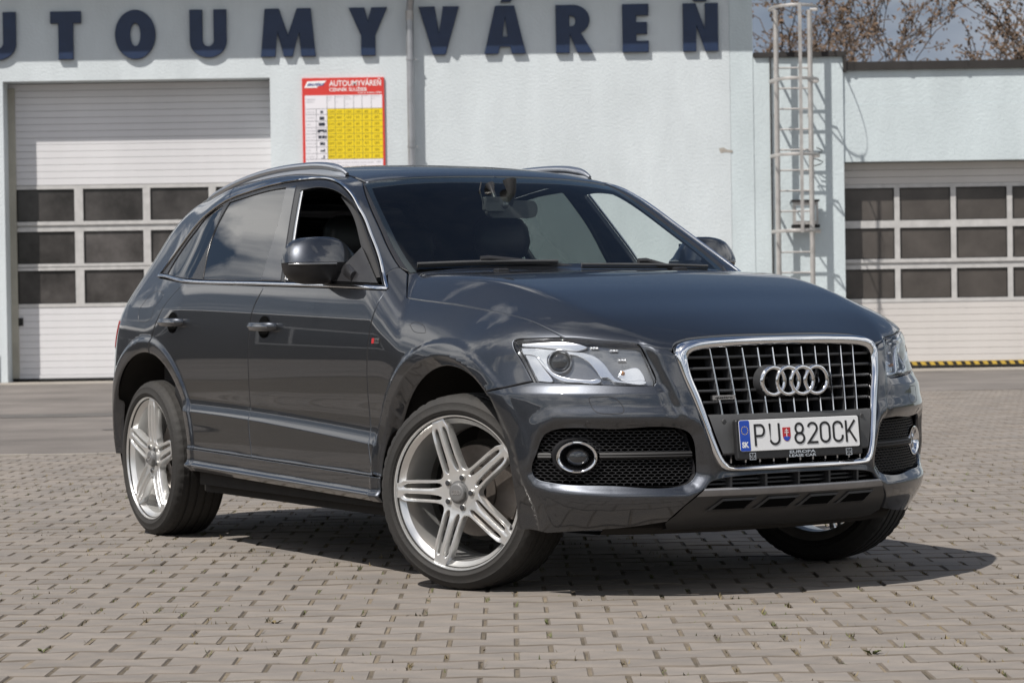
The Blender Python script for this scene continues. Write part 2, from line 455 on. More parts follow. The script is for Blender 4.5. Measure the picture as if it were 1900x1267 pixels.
def sheet(name, pts, z, m, kind='structure'):
    o = mesh(name, [(x, y, z) for x, y in pts], [tuple(range(len(pts)))], m); o['kind'] = kind
    return o
ground = sheet('ground', [(-900, -900), (900, -900), (900, 900), (-900, 900)], -0.10, 'asphalt')
PL, PH, PA = 0.202, 0.164, 0.008         # length, row pitch, wave of the paving blocks
Y0P = 6.0
yard = sheet('paved_yard', [(-40, -60), (40, -60), (40, 29.2), (2.2, 29.2), (2.2, 18.72), (-40, 18.72)], -0.0115, 'joint_soil')
asp = sheet('asphalt_forecourt', [(-60, 18.74), (2.18, 18.74), (2.18, 29.22), (60, 29.22), (60, 38.9), (-60, 38.9)], -0.003, 'asphalt')
apr = sheet('concrete_apron', [(-20, 37.2), (16, 37.2), (16, 38.75), (-20, 38.75)], 0.0015, 'concrete')
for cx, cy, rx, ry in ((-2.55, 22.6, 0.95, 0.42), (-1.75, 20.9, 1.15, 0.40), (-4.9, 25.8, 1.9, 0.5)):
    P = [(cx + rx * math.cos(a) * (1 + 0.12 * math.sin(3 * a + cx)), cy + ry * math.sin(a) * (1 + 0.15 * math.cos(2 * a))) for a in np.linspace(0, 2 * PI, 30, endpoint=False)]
    sheet('dark_patch', P, 0.001, 'asphalt_dark')  # flat ellipses, darker than the asphalt around them

def wave(x, k): return PA * math.cos(2 * PI * x / PL) * (-1) ** k
def paver_outline(par):
    """outline of a block about its centre; its ends are wide, its waist narrow"""
    g, e = 0.0034, 0.0036
    xs = np.linspace(-PL / 2 + e, PL / 2 - e, 7)
    top = [(x, PH / 2 - g - PA * math.cos(2 * PI * x / PL)) for x in xs]
    bot = [(x, -PH / 2 + g + PA * math.cos(2 * PI * x / PL)) for x in xs]
    return np.array(bot + top[::-1])
def paver_geo(cx, cy, dz=0.0, tx=0.0, ty=0.0, low=False):
    O = paver_outline(0); n = len(O); I = inset_poly(O, 0.0052)
    z = lambda x, y, h: h + dz + tx * x + ty * y
    V = [(cx + x, cy + y, z(x, y, 0.0)) for x, y in I] + [(cx + x, cy + y, z(x, y, -0.0050)) for x, y in O] + [(cx + x, cy + y, -0.03) for x, y in O]
    h = n // 2
    Fc = [(i, i + 1, n - 2 - i, n - 1 - i) for i in range(h - 1)]
    for q in range(2):
        for i in range(n):
            j = (i + 1) % n; Fc.append((q * n + i, (q + 1) * n + i, (q + 1) * n + j, q * n + j))
    return V, Fc
inview = lambda x, y: y > 0.5 and abs(x) < 0.2 * y + 0.12
cells = []
for r in range(-14, 142):
    y = Y0P + r * PH
    for c in range(-85, 90):
        x = (c + 0.5 * (r % 2)) * PL
        if abs(x) > 0.26 * max(y, 7.5) + 3.6: continue
        if y > 18.62 and x < 2.3: continue
        if y > 29.05: continue
        cells.append((x, y))
near = sorted([c for c in cells if inview(*c) and c[1] > 6.75], key=lambda c: c[1])[:300]
nearset = set(near)
V0, F0 = paver_geo(0, 0)
pm = []
for k in range(4):
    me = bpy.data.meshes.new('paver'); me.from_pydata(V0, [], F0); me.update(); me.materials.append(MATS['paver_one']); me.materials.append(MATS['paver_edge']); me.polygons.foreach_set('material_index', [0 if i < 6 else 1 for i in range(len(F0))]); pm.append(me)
for x, y in near:
    o = bpy.data.objects.new('paver', pm[random.randrange(4)]); COL.objects.link(o); o.parent = yard
    o.location = (x, y, random.gauss(0, 0.0011)); o.rotation_euler = (random.gauss(0, 0.006), random.gauss(0, 0.006), random.gauss(0, 0.004) + PI * random.randrange(2))
VV = []; FF = []
for x, y in cells:
    if (x, y) in nearset: continue
    V, Fc = paver_geo(x, y, random.gauss(0, 0.0011), random.gauss(0, 0.006), random.gauss(0, 0.006)); k = len(VV); VV += V; FF += [tuple(i + k for i in f) for f in Fc]
pv = mesh('pavers', VV, FF, 'paver', yard); pv['kind'] = 'stuff'
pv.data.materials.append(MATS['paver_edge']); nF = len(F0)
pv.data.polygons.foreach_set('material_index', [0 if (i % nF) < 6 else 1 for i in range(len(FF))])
VV = []; FF = []
for x, y in cells:
    k = len(VV); z = -0.0018 - abs(random.gauss(0, 0.0020)); hx, hy = 0.0062, PH / 2 + PA - 0.004; cx = x + PL / 2
    VV += [(cx - hx, y - hy, z), (cx + hx, y - hy, z + random.gauss(0, .0008)), (cx + hx, y + hy, z), (cx - hx, y + hy, z + random.gauss(0, .0008))]; FF.append((k, k + 1, k + 2, k + 3))
js = mesh('joint_sand', VV, FF, 'joint_sand', yard); js['kind'] = 'stuff'
# dry grass and moss in the joints
for nm, mm, cnt, seed in (('joint_grass', 'dry_grass', 15000, 3), ('joint_moss', 'moss', 7000, 5)):
    r_ = np.random.default_rng(seed); VV = []; FF = []
    patch = lambda x, y: math.sin(1.3 * x + 2.1) * math.sin(0.9 * y + seed) + 0.5 * math.sin(3.7 * x + y * 2.9)
    n = 0
    while n < cnt:
        x, y = cells[r_.integers(len(cells))]
        if y > 17 or y < 6.6 or r_.random() > 0.45 + 0.45 * patch(x, y): continue
        end = r_.random() < 0.62
        for b in range(r_.integers(2, 7)):
            if end: bx, by = x + PL / 2 + r_.normal(0, 0.005), y + r_.normal(0, 0.032)
            else:
                bx = x + r_.uniform(-0.08, 0.08); by = y + PH / 2 - PA * math.cos(2 * PI * (bx - x) / PL) + r_.normal(0, 0.004)
            a = r_.uniform(0, 2 * PI); l = abs(r_.normal(0.012, 0.008)) + 0.004; wd = r_.uniform(0.0015, 0.0042); h = r_.uniform(0.1, 0.7)
            dx, dy = math.cos(a), math.sin(a); k = len(VV)
            VV += [(bx - dy * wd, by + dx * wd, -0.005), (bx + dy * wd, by - dx * wd, -0.005), (bx + dx * l * 0.6, by + dy * l * 0.6, 0.0005 + l * h)]
            FF.append((k, k + 1, k + 2)); n += 1
    o = mesh(nm, VV, FF, mm); o['kind'] = 'stuff'
# a few weeds that stand out of the joints
def weed(x, y, s, m):
    b = MB()
    for i in range(9):
        a = random.uniform(0, 2 * PI); l = s * random.uniform(0.5, 1.0); dx, dy = math.cos(a), math.sin(a); wd = l * 0.22
        b.add([(0, 0, -0.005), (dx * l * .55 - dy * wd, dy * l * .55 + dx * wd, l * .35), (dx * l, dy * l, l * random.uniform(.1, .5)), (dx * l * .55 + dy * wd, dy * l * .55 - dx * wd, l * .35)], [(0, 1, 2, 3)])
    o = b.build('weed', m, fix=False); o.location = (x, y, 0); return o
tag(weed(1.02, 7.42, 0.032, 'moss'), 'small green weed growing between the pavers in the right corner', 'weed')
tag(weed(-0.78, 8.35, 0.030, 'dry_grass'), 'dry brown weed tuft in a paver joint near the front wheel', 'weed')
tag(weed(-1.42, 7.75, 0.026, 'moss'), 'low green weed tuft between pavers in the left foreground', 'weed')
# curb strip between asphalt and pavers
kb = MB()
x = -6.0
while x < 2.1:
    kb.box(x + 0.004, x + 0.496, 18.655, 18.745, -0.08, 0.001 + random.gauss(0, 0.002)); x += 0.5
o = kb.build('edging_kerb', 'concrete'); o['kind'] = 'structure'

# ------------------------------------------------------------------ car wash building
YB = 38.6
mat('render_white', (0.605, 0.655, 0.680), 0.9, var=0.10, vscale=1.6, streak=3.0, bump=0.55, bscale=28)
mat('render_blue', (0.565, 0.635, 0.66), 0.9, var=0.10, vscale=1.8, streak=3.0, bump=0.55, bscale=28)
mat('render_inner', (0.42, 0.40, 0.34), 0.9, var=0.2, vscale=2)
mat('door_white', (0.66, 0.655, 0.67), 0.45, var=0.06, vscale=1.2, streak=6.0)
mat('door_cream', (0.58, 0.555, 0.535), 0.45, var=0.07, vscale=1.2, streak=6.0)
mat('alu_frame', (0.55, 0.54, 0.53), 0.45, metal=0.15, var=0.15, vscale=8)
mat('dirty_pane', (0.078, 0.072, 0.070), 0.16, spec=0.5, var=0.6, vscale=1.6, obj_rand=0.3)
mat('brown_pane', (0.095, 0.085, 0.078), 0.22, spec=0.5, var=0.4, vscale=1.2, obj_rand=0.12)
mat('letter_blue', (0.015, 0.031, 0.078), 0.4, var=0.15, vscale=6)
mat('letter_edge', (0.008, 0.014, 0.03), 0.5)
mat('zinc', (0.42, 0.43, 0.45), 0.42, metal=0.75, var=0.15, vscale=5)
mat('galvanised', (0.50, 0.48, 0.46), 0.5, metal=0.55, var=0.2, vscale=7)
mat('roof_edge', (0.030, 0.027, 0.026), 0.8, var=0.3, vscale=3)
mat('black_rubber', (0.012, 0.012, 0.012), 0.7)
mat('tape_yellow', (0.60, 0.40, 0.06), 0.6, var=0.2, vscale=10)
mat('dark_inside', (0.003, 0.003, 0.003), 0.9, spec=0.05)
mat('plinth', (0.10, 0.115, 0.135), 0.8, var=0.2)
mat('patch_plaster', (0.40, 0.37, 0.33), 0.9, var=0.3, vscale=25)

bld = empty('car_wash_building', (0, YB, 0), 0, 'pale blue and white rendered car wash hall with two sectional doors', 'building')
def P(b, name, m, parent=None, smooth=None): return b.build(name, m, parent or bld, smooth)
DL = (-7.52, -3.545, 4.475); DR = (4.985, 9.45, 3.095); ROOF = 6.45
wl = MB()
wl.box(-16, DL[0], 0, 0.5, -0.1, ROOF); wl.box(DL[0], DL[1], 0, 0.5, DL[2], ROOF); wl.box(DL[1], 3.30, 0, 0.5, -0.1, ROOF)
P(wl, 'wall', 'render_white')
wl = MB(); wl.box(3.303, 3.645, 0.004, 0.5, -0.1, ROOF)
P(wl, 'wall', 'render_blue')
wl = MB(); wl.box(3.648, 3.905, 0.012, 0.5, -0.1, 4.66); wl.box(3.908, DR[0], 0.02, 0.5, -0.1, 4.66)
wl.box(DR[0] + .003, 26, 0.05, 0.5, 3.95, 4.46); wl.box(DR[0] + .001, 26, 0.046, 0.5, DR[2], 3.949); wl.box(DR[1], 26, 0.03, 0.5, -0.1, DR[2])
P(wl, 'wall', 'render_blue')
pl_ = MB(); pl_.box(-16, DL[0] - 0.12, -0.02, 0.0, -0.05, 0.42); P(pl_, 'plinth', 'plinth')
st = MB(); st.prism([(3.17, 0.02 + 3.30), (3.24, 3.335), (3.30, 3.30), (3.38, 3.29), (3.37, 3.255), (3.27, 3.265), (3.20, 3.25)], 0.001, -0.003, lambda u, v, h: (u - 0.05, h, v)); P(st, 'bare_plaster_patch', 'patch_plaster')
# eave above the frame throws the shadow along the lettering
ev = MB(); ev.box(-16, 3.70, -0.63, 0.6, 6.13, 6.30); P(ev, 'eave', 'render_white')
for x in np.arange(-15.6, 3.6, 0.83):
    pass
rf = MB(); rf.box(-16, 3.70, -0.66, 14, 6.301, 6.5); P(rf, 'roof', 'roof_edge')
rf = MB(); rf.box(3.66, 5.03, -0.025, 10, 4.661, 4.735); rf.box(4.99, 5.035, -0.022, 10, 4.43, 4.665); rf.box(5.036, 26, -0.004, 10, 4.455, 4.575)
for x in np.arange(5.10, 25.9, 0.85): rf.box(x, x + 0.05, -0.012, 0.4, 4.452, 4.579)
P(rf, 'roof', 'roof_edge')
ins = MB(); ins.box(-16, 3.6, 0.55, 14, -0.05, 6.12); ins.box(3.7, 26, 0.55, 10, -0.05, 4.44); P(ins, 'inner_hall', 'dark_inside')

def sectional(x0, x1, top, depth, rows, cols, slat_m, top_to, bot_from, pane_m, tape=False):
    """a sectional door set back in its opening: sub-parts are slats, panes and frame"""
    fr = MB(); y = depth
    fr.box(x0 + .002, x1 - .002, y + 0.03, y + 0.07, 0.02, top - .002)
    for (zt, zb) in rows:
        fr.box(x0 + .003, x1 - .003, y - 0.012, y + 0.031, zt, zt + 0.055); fr.box(x0 + .003, x1 - .003, y - 0.012, y + 0.031, zb - 0.055, zb)
    xs = [c[0] for c in cols] + [cols[-1][1]]
    for (zt, zb) in rows:
        prev = x0 + .003
        for c0, c1 in cols:
            fr.box(prev, c0, y - 0.0115, y + 0.031, zb, zt); prev = c1
        fr.box(prev, x1 - .003, y - 0.0115, y + 0.031, zb, zt)
    d = fr.build('sectional_door', 'alu_frame', bld)
    for zt, zb in rows:
        for c0, c1 in cols:
            b = MB(); b.box(c0 + .001, c1 - .001, y + 0.012, y + 0.018, zb + .001, zt - .001); b.build('pane', pane_m, d)
            g = MB()
            for (a0, a1, b0, b1) in ((c0, c1, zt - .018, zt), (c0, c1, zb, zb + .014), (c0, c0 + .016, zb + .0145, zt - .0185), (c1 - .016, c1, zb + .0145, zt - .0185)): g.box(a0 + .0015, a1 - .0015, y - 0.004, y + 0.0115, b0 + .0015, b1 - .0015)
            g.build('gasket', 'black_rubber', d)
    def slats(zlo, zhi, n):
        h = (zhi - zlo) / n; b = 0.004
        for i in range(n):
            z0 = zlo + i * h + 0.0013; z1 = zlo + (i + 1) * h - 0.0013; s = MB()
            prof = [(y + 0.03, z0), (y, z0), (y - 0.006, z0 + b), (y - 0.006, z1 - b), (y, z1), (y + 0.03, z1)]
            k = len(prof); s.add([(xx, py, pz) for xx in (x0 + .004, x1 - .004) for py, pz in prof], [(i_, i_ + 1, k + i_ + 1, k + i_) for i_ in range(k - 1)] + [tuple(range(k)), tuple(range(k, 2 * k))])
            s.build('slat', slat_m, d)
    slats(top_to, top - 0.01, round((top - top_to) / 0.1025)); slats(0.1, bot_from, round((bot_from - 0.1) / 0.1025))
    s = MB(); s.box(x0 + .004, x1 - .004, y - 0.02, y + 0.03, 0.012, 0.045); s.build('bottom_seal', 'black_rubber', d)
    s = MB(); s.box(x0 + .004, x1 - .004, y - 0.016, y + 0.03, 0.046, 0.098); s.build('bottom_rail', 'tape_yellow' if tape else slat_m, d)
    if tape:
        s = MB(); xx = x0 + 0.01
        while xx < x1 - 0.2:
            s.prism([(xx, 0.096), (xx + 0.062, 0.096), (xx + 0.092, 0.050), (xx + 0.03, 0.050)], y - 0.0162, y - 0.0185); xx += 0.133
        s.build('hazard_stripes', 'black_rubber', d)
    return d
w_ = (DL[1] - DL[0]); colsL = [(-7.42, -6.55), (-6.42, -5.52), (-5.41, -4.53), (-4.42, -3.63)]
sectional(DL[0], DL[1], DL[2], 0.41, [(2.885, 2.40), (2.25, 1.765), (1.665, 1.165)], colsL, 'door_white', 2.945, 1.105, 'dirty_pane')
colsR = [(5.0 + 0.845 * i, 5.0 + 0.845 * i + 0.765) for i in range(5)]
sectional(DR[0], DR[1], DR[2], 0.30, [(2.71, 2.22), (2.11, 1.645), (1.495, 1.05)], colsR, 'door_cream', 2.765, 0.995, 'brown_pane', tape=True)
tr_ = MB(); tr_.box(DL[0] + .001, DL[0] + .10, 0.36, 0.45, 0.05, 4.4); P(tr_, 'guide_rail', 'render_inner')
b = MB(); b.box(DL[0] + .10, DL[0] + .17, 0.385, 0.395, 0.84, 0.96); P(b, 'door_latch', 'black_rubber')
bl = MB(); bl.box(6.62, 6.66, 0.27, 0.29, 0.1, 0.55); 

# raised lettering AUTOUMYVAREN with its accents
def arc(cx, cy, rx, ry, a0, a1, n=18): return [(cx + rx * math.cos(math.radians(a)), cy + ry * math.sin(math.radians(a))) for a in np.linspace(a0, a1, n)]
def U_(w): t = 0.27; return [[(0, 1), (0, .38)] + arc(w / 2, .34, w / 2, .34, 180, 360) + [(w, .38), (w, 1), (w - t, 1), (w - t, .38)] + arc(w / 2, .36, w / 2 - t, .12, 360, 180) + [(t, .38), (t, 1)]]
GL = {
 'T': lambda w: [[(0, 1), (0, .75), (w / 2 - .155, .75), (w / 2 - .155, 0), (w / 2 + .155, 0), (w / 2 + .155, .75), (w, .75), (w, 1)]],
 'U': U_,
 'O': lambda w: [arc(w / 2, .5, w / 2, .515, 0, 360, 40)[:-1], arc(w / 2, .5, .105, .24, 0, 360, 30)[:-1]],
 'M': lambda w: [[(0, 0), (.09, 1), (.385, 1), (w / 2, .45), (w - .385, 1), (w - .09, 1), (w, 0), (w - .30, 0), (w - .345, .52), (w / 2 + .09, 0), (w / 2 - .09, 0), (.345, .52), (.30, 0)]],
 'Y': lambda w: [[(0, 1), (.33, 1), (w / 2, .72), (w - .33, 1), (w, 1), (w / 2 + .15, .42), (w / 2 + .15, 0), (w / 2 - .15, 0), (w / 2 - .15, .42)]],
 'V': lambda w: [[(0, 1), (.34, 1), (w / 2, .42), (w - .34, 1), (w, 1), (w / 2 + .13, 0), (w / 2 - .13, 0)]],
 'A': lambda w: [[(0, 0), (.235, 1), (w - .235, 1), (w, 0), (w - .29, 0), (w - .33, .15), (.33, .15), (.29, 0)], [(.385, .36), (w / 2, .78), (w - .385, .36)]],
 'R': lambda w: [[(0, 0), (0, 1), (.36, 1)] + arc(.36, .69, w - .40, .31, 88, -62, 14) + [(w + .02, 0), (w - .30, 0), (.285, .40), (.285, 0)], [(.285, .555), (.285, .77), (.32, .77)] + arc(.325, .662, .085, .108, 80, -80, 9) + [(.32, .555)]],
 'E': lambda w: [[(0, 0), (0, 1), (w, 1), (w, .76), (.29, .76), (.29, .625), (w - .03, .625), (w - .03, .375), (.29, .375), (.29, .235), (w, .235), (w, 0)]],
 'N': lambda w: [[(0, 0), (0, 1), (.27, 1), (w - .275, .45), (w - .275, 1), (w, 1), (w, 0), (w - .27, 0), (.275, .55), (.275, 0)]],
}
sg = empty('wall_sign', (0, YB, 0), 0, 'dark blue raised letters AUTOUMYVÁREŇ mounted along the top of the wall', 'sign lettering')
def solid_letter(loops, y0, y1, parent, name='letter'):
    """flat letter with thickness: front face, back and rim; loops in (x, z)"""
    lps = []
    for k, P_ in enumerate(loops):
        P_ = np.array(P_, float)
        if (poly_area(P_) > 0) != (k == 0): P_ = P_[::-1]
        lps.append(P_)
    ins = [inset_poly(p, 0.008 if k == 0 else 0.008) if k == 0 else inset_poly(p, -0.008) for k, p in enumerate(lps)]
    v2, f2, idx = triangulate(ins, [])
    V = [(x, y1, z) for x, z in v2]; Fc = [tuple(f) for f in f2]
    for p, ids in zip(lps, idx):
        n = len(p); k = len(V); V += [(x, y1 + 0.008, z) for x, z in p] + [(x, y0, z) for x, z in p]
        for i in range(n):
            j = (i + 1) % n; Fc += [(ids[i], ids[j], k + j, k + i), (k + i, k + j, k + n + j, k + n + i)]
    o = mesh(name, V, Fc, 'letter_blue', parent)
    bm = bmesh.new(); bm.from_mesh(o.data); bmesh.ops.recalc_face_normals(bm, faces=bm.faces)
    bm.to_mesh(o.data); bm.free()
    return o
LT = [('A', -8.75, -8.10), ('U', -7.86, -7.30), ('T', -6.79, -6.33), ('O', -5.83, -5.225), ('U', -4.72, -4.17), ('M', -3.665, -2.85), ('Y', -2.355, -1.78), ('V', -1.315, -0.71), ('A', -0.345, 0.275), ('R', 0.72, 1.255), ('E', 1.71, 2.10), ('N', 2.61, 3.135)]
zb0, hL = 4.768, 0.715
for i, (ch, xa, xb) in enumerate(LT):
    lps = GL[ch]((xb - xa) / hL)
    lps = [[(xa + u * hL, zb0 + v * hL - 0.0012 * (xa + xb)) for u, v in lp] for lp in lps]
    solid_letter(lps, -0.012, -0.058, sg)
    if i == 8: solid_letter([[(-0.10, 5.535), (0.02, 5.72), (0.17, 5.72), (0.05, 5.535)]], -0.012, -0.058, sg, 'accent')
    if i == 11: solid_letter([[(2.78, 5.505), (2.69, 5.66), (2.81, 5.66), (2.87, 5.585), (2.93, 5.66), (3.05, 5.66), (2.96, 5.505)]], -0.012, -0.058, sg, 'accent')

# price board
mat('board_red', (0.62, 0.045, 0.035), 0.5); mat('board_white', (0.78, 0.76, 0.80), 0.5); mat('board_yellow', (0.80, 0.60, 0.01), 0.5)
mat('print_black', (0.02, 0.025, 0.04), 0.6); mat('print_grey', (0.35, 0.35, 0.38), 0.6); mat('print_white', (0.85, 0.85, 0.85), 0.6); mat('print_blue', (0.02, 0.04, 0.22), 0.6); mat('print_brown', (0.18, 0.12, 0.01), 0.6)
bx0, bx1, bz0, bz1 = -3.065, -1.845, 3.02, 4.455
pb = empty('price_board', (0, YB, 0), 0, 'red framed price list board with yellow table hung on the wall', 'notice board')
b = MB(); b.box(bx0, bx1, -0.03, -0.003, bz0, bz1); b.build('board', 'board_red', pb)
S7 = 0.00696                 # metres per pixel of the board's close view
def bxz(u, v): return (bx0 + (u - 70) * (bx1 - bx0) / 1068.0, bz1 - (v - 107) * 0.001158)
def flat_rect(b, u0, v0, u1, v1, y):
    x0, z0 = bxz(u0, v1); x1, z1 = bxz(u1, v0); b.add([(x0, y, z0), (x1, y, z0), (x1, y, z1), (x0, y, z1)], [(0, 1, 2, 3)])
b = MB(); flat_rect(b, 105, 330, 1110, 1345, -0.0305); b.build('sheet', 'board_white', pb, fix=False)
b = MB(); flat_rect(b, 393, 503, 1112, 1148, -0.0312); b.build('price_table', 'board_yellow', pb, fix=False)
ln = MB(); cols_ = [250, 393, 497, 620, 738, 848, 970]; rows_ = [503, 575, 660, 742, 824, 907, 992, 1075, 1150]
for v in rows_: flat_rect(ln, 107, v - 2, 1112, v + 2, -0.0318)
for u in cols_: flat_rect(ln, u - 2, 503 if u == 250 else 332, u + 2, 1150, -0.0319)
ln.build('table_lines', 'print_black', pb, fix=False)
def writing(parent, name, m, items, y):
    b = MB()
    for s, u, v, hpx, wd, bold in items:
        V, Fc = text_mesh(s, hpx * 0.00116 / 0.70, bold, 1.0)
        if not len(V): continue
        x, z = bxz(u, v); wid = V[:, 0].max() - V[:, 0].min(); k = (wd * 0.00114 / wid) if wd else 1.0
        b.add([(x + (p[0] - V[:, 0].min()) * k, y, z + p[1]) for p in V], Fc)
    o = b.build(name, m, parent, fix=False); o['kind'] = 'stuff'; return o
writing(pb, 'heading', 'print_white', [('AUTOUMYVÁREŇ', 424, 213, 70, 676, 0.0016), ('CENNÍK SLUŽIEB', 424, 280, 42, 490, 0.001), ('(ceny sú uvedené s DPH)', 800, 310, 18, 305, 0.0005)], -0.0318)
writing(pb, 'column_titles', 'print_grey', [('POUŽÍVANÉ', 125, 393, 18, 110, 0), ('METÓDY', 125, 424, 16, 100, 0), ('OSOBNÉ', 402, 364, 14, 52, 0), ('umytie', 402, 396, 12, 40, 0), ('PREDMYTIE', 505, 360, 14, 92, 0), ('vosk', 505, 420, 12, 28, 0), ('VRCHNÉ', 628, 360, 14, 60, 0), ('UMYTIE', 628, 388, 14, 78, 0), ('vosk', 628, 450, 12, 50, 0), ('ČISTENIE', 745, 348, 12, 60, 0), ('SUŠENIE', 856, 348, 12, 74, 0), ('DEZINFEKCIA', 976, 354, 14, 106, 0), ('AUTA', 976, 386, 13, 46, 0)], -0.0318)
names_ = ['MOTOCYKEL', 'OSOBNÉ', 'DODÁV.', 'NÁKLADNÉ', 'NÁKL. + PRÍVES', 'TRAKTOR', 'NÁVES', 'VOZÍK']
tx = [(n, 122, rows_[i] + 50, 15, (112, 105, 62, 118, 122, 128, 50, 100)[i], 0) for i, n in enumerate(names_)]
writing(pb, 'row_titles', 'print_grey', tx, -0.0318)
pr = [('11,10 €', '2,10 €', '2,30 €', '11,00 €', '44 €', '2,40 €'), ('22,00 €', '8,00 €', '4,70 €', '110 €', '220 €', '2,80 €'), ('27,10 €', '8,00 €', '6,40 €', '160 €', '250 €', '2,90 €'), ('36,00 €', '11,10 €', '5,00 €', '27 €', '80 €', '3,00 €'), ('35,00 €', '11,10 €', '5,00 €', '27 €', '80 €', '3,50 €'), ('23,20 €', '8,30 €', '2,00 €', '27 €', '80 €', '3,00 €'), ('15,80 €', '4,70 €', '2,00 €', '27 €', '80 €', '3,00 €'), ('19,90 €', '3,30 €', '1,50 €', '27 €', '80 €', '3,00 €')]
cx_ = [402, 520, 645, 765, 880, 1005]; tx = []
for i, r in enumerate(pr):
    for j, s in enumerate(r): tx.append((s, cx_[j], rows_[i] + 56, 32, (78 if j == 0 else 62) if len(s) > 5 else 46, 0.0006))
writing(pb, 'prices', 'print_brown', tx, -0.0322)
writing(pb, 'footnote', 'print_grey', [('Platnosť cenníka od 1.1. Ceny platia v eurách za jedno umytie vozidla', 130, 1200, 16, 860, 0), ('DPH', 1030, 1200, 18, 46, 0.0004), ('platba v hotovosti', 560, 1240, 16, 330, 0)], -0.0318)
ic = MB()
for u0, v0, u1, v1 in ((305, 528, 340, 560), (292, 604, 354, 645), (280, 680, 362, 722), (264, 766, 354, 795), (264, 795, 300, 808), (336, 795, 360, 808), (362, 766, 382, 806), (272, 844, 314, 884), (320, 844, 358, 884), (362, 846, 382, 886), (294, 930, 336, 968), (340, 930, 358, 972), (298, 1032, 345, 1052), (345, 1016, 358, 1056), (308, 1134, 340, 1140), (338, 1098, 354, 1140)): flat_rect(ic, u0, v0, u1, v1, -0.0322)
ic.build('vehicle_icons', 'print_black', pb, fix=False)['kind'] = 'stuff'
lg = MB(); lg.prism([bxz(140, 150), bxz(390, 142), bxz(325, 208), bxz(275, 212), bxz(268, 232), bxz(100, 232)], -0.0306, -0.0315); lg.build('logo_ground', 'print_white', pb)
V, Fc = text_mesh('auto', 0.085, 0.003); x, z = bxz(132, 206); wid = np.ptp(V[:, 0])
b = MB(); b.add([(x + p[0] / wid * 0.245 + p[1] * 0.75, -0.0323, z + p[1] * 0.85) for p in V], Fc); b.build('logo_word', 'print_blue', pb, fix=False)

# drainpipe
dp = empty('drainpipe', (-1.445, YB - 0.12, 0), 0, 'grey zinc drainpipe running down the wall beside the price board', 'drainpipe')
b = MB(); b.tube([(0, 0, 0.0), (0, 0, 5.30)], 0.056, 16); b.build('pipe', 'zinc', dp, 40)
b = MB(); b.tube([(0, 0, 5.28), (0, 0, 5.42)], 0.060, 16); b.build('collar', 'galvanised', dp, 40)
b = MB(); b.tube([(0, 0, 5.40), (0.01, -0.02, 5.52), (0.06, -0.2, 5.75), (0.10, -0.42, 5.98), (0.10, -0.45, 6.12)], 0.055, 16); b.build('elbow', 'zinc', dp, 40)
for z in (4.70, 3.41, 1.9, 0.5):
    b = MB(); b.tube([(0, 0, z - 0.012), (0, 0, z + 0.012)], 0.064, 16); b.box(-0.012, 0.012, 0.05, 0.12, z - 0.01, z + 0.01); b.box(0.05, 0.10, -0.01, 0.01, z - 0.012, z + 0.012); b.build('bracket', 'zinc', dp, 40)

# roof ladder with safety cage
ld = empty('roof_ladder', (0, YB, 0), 0, 'galvanised roof ladder with round safety cage beside the right door', 'ladder')
xl, xr, sy = 3.965, 4.465, -0.27
for x in (xl, xr):
    b = MB(); b.tube([(x, sy, 0.35), (x, sy, 5.33)], 0.038, 12); b.build('rail', 'galvanised', ld, 40)
z = 0.55
while z < 4.6:
    b = MB(); b.tube([(xl, sy, z), (xr, sy, z)], 0.013, 8); b.build('rung', 'galvanised', ld, 40); z += 0.302
hoop = lambda z, n=22: [(4.215 + 0.36 * math.cos(a), sy - 0.02 - 0.66 * math.sin(a) ** 0.8, z) for a in np.linspace(0.0, PI, n)]
for z in (2.06, 3.17, 4.27, 5.33):
    b = MB(); pts = hoop(z); 
    b.tube([(xr + .01, sy, z)] + pts + [(xl - .01, sy, z)], 0.026, 6, flat=(0.9, 0.14), up=(0, 0, 1)); b.build('cage_hoop', 'galvanised', ld, 50)
for a in (0.75, PI / 2, PI - 0.75):
    px, py = 4.215 + 0.36 * math.cos(a), sy - 0.02 - 0.66 * math.sin(a) ** 0.8
    if a != PI / 2: continue
    b = MB(); b.box(px - 0.024 + .03, px + 0.024 + .03, py - .006, py + .004, 2.03, 5.36); b.build('cage_strip', 'galvanised', ld)
for z in (1.0, 2.4, 3.8, 4.5):
    for x in (xl, xr):
        b = MB(); b.box(x - .015, x + .015, sy + .03, 0.02, z - .015, z + .015); b.build('wall_stay', 'galvanised', ld)
cb = MB(); cb.tube([(3.902, -0.01, 0), (3.902, -0.012, 4.75), (3.93, -0.05, 4.8)], 0.012, 6); tag(cb.build('lightning_conductor', 'roof_edge'), 'thin dark conductor cable running down the wall beside the ladder', 'cable').location = (0, YB, 0)
# floodlight on the wall behind the ladder
fl = empty('floodlight', (4.40, YB, 2.32), 0, 'small square wall floodlight mounted behind the roof ladder', 'floodlight')
b = MB(); b.box(-0.20, 0.17, -0.16, -0.05, -0.15, 0.18); b.build('housing', 'galvanised', fl)
b = MB(); b.box(-0.16, 0.14, -0.166, -0.159, -0.10, 0.13); b.build('lens', 'render_blue', fl)
b = MB(); b.box(-0.22, 0.19, -0.18, -0.04, 0.185, 0.215); b.box(-0.22, 0.19, -0.18, -0.04, -0.20, -0.155); b.box(-0.03, 0.03, -0.05, 0.01, -0.06, 0.06); b.build('bracket', 'roof_edge', fl)
wr = MB(); wr.tube([(4.46 + 0.10 + 0.10 * math.sin(k * 1.1), YB - 0.12 - 0.03 * math.cos(k * 2.3), 3.30 - 0.03 * k) for k in range(12)], 0.008, 6)
tag(wr.build('loose_cable', 'roof_edge'), 'loose coil of thin dark cable hanging beside the ladder', 'cable')

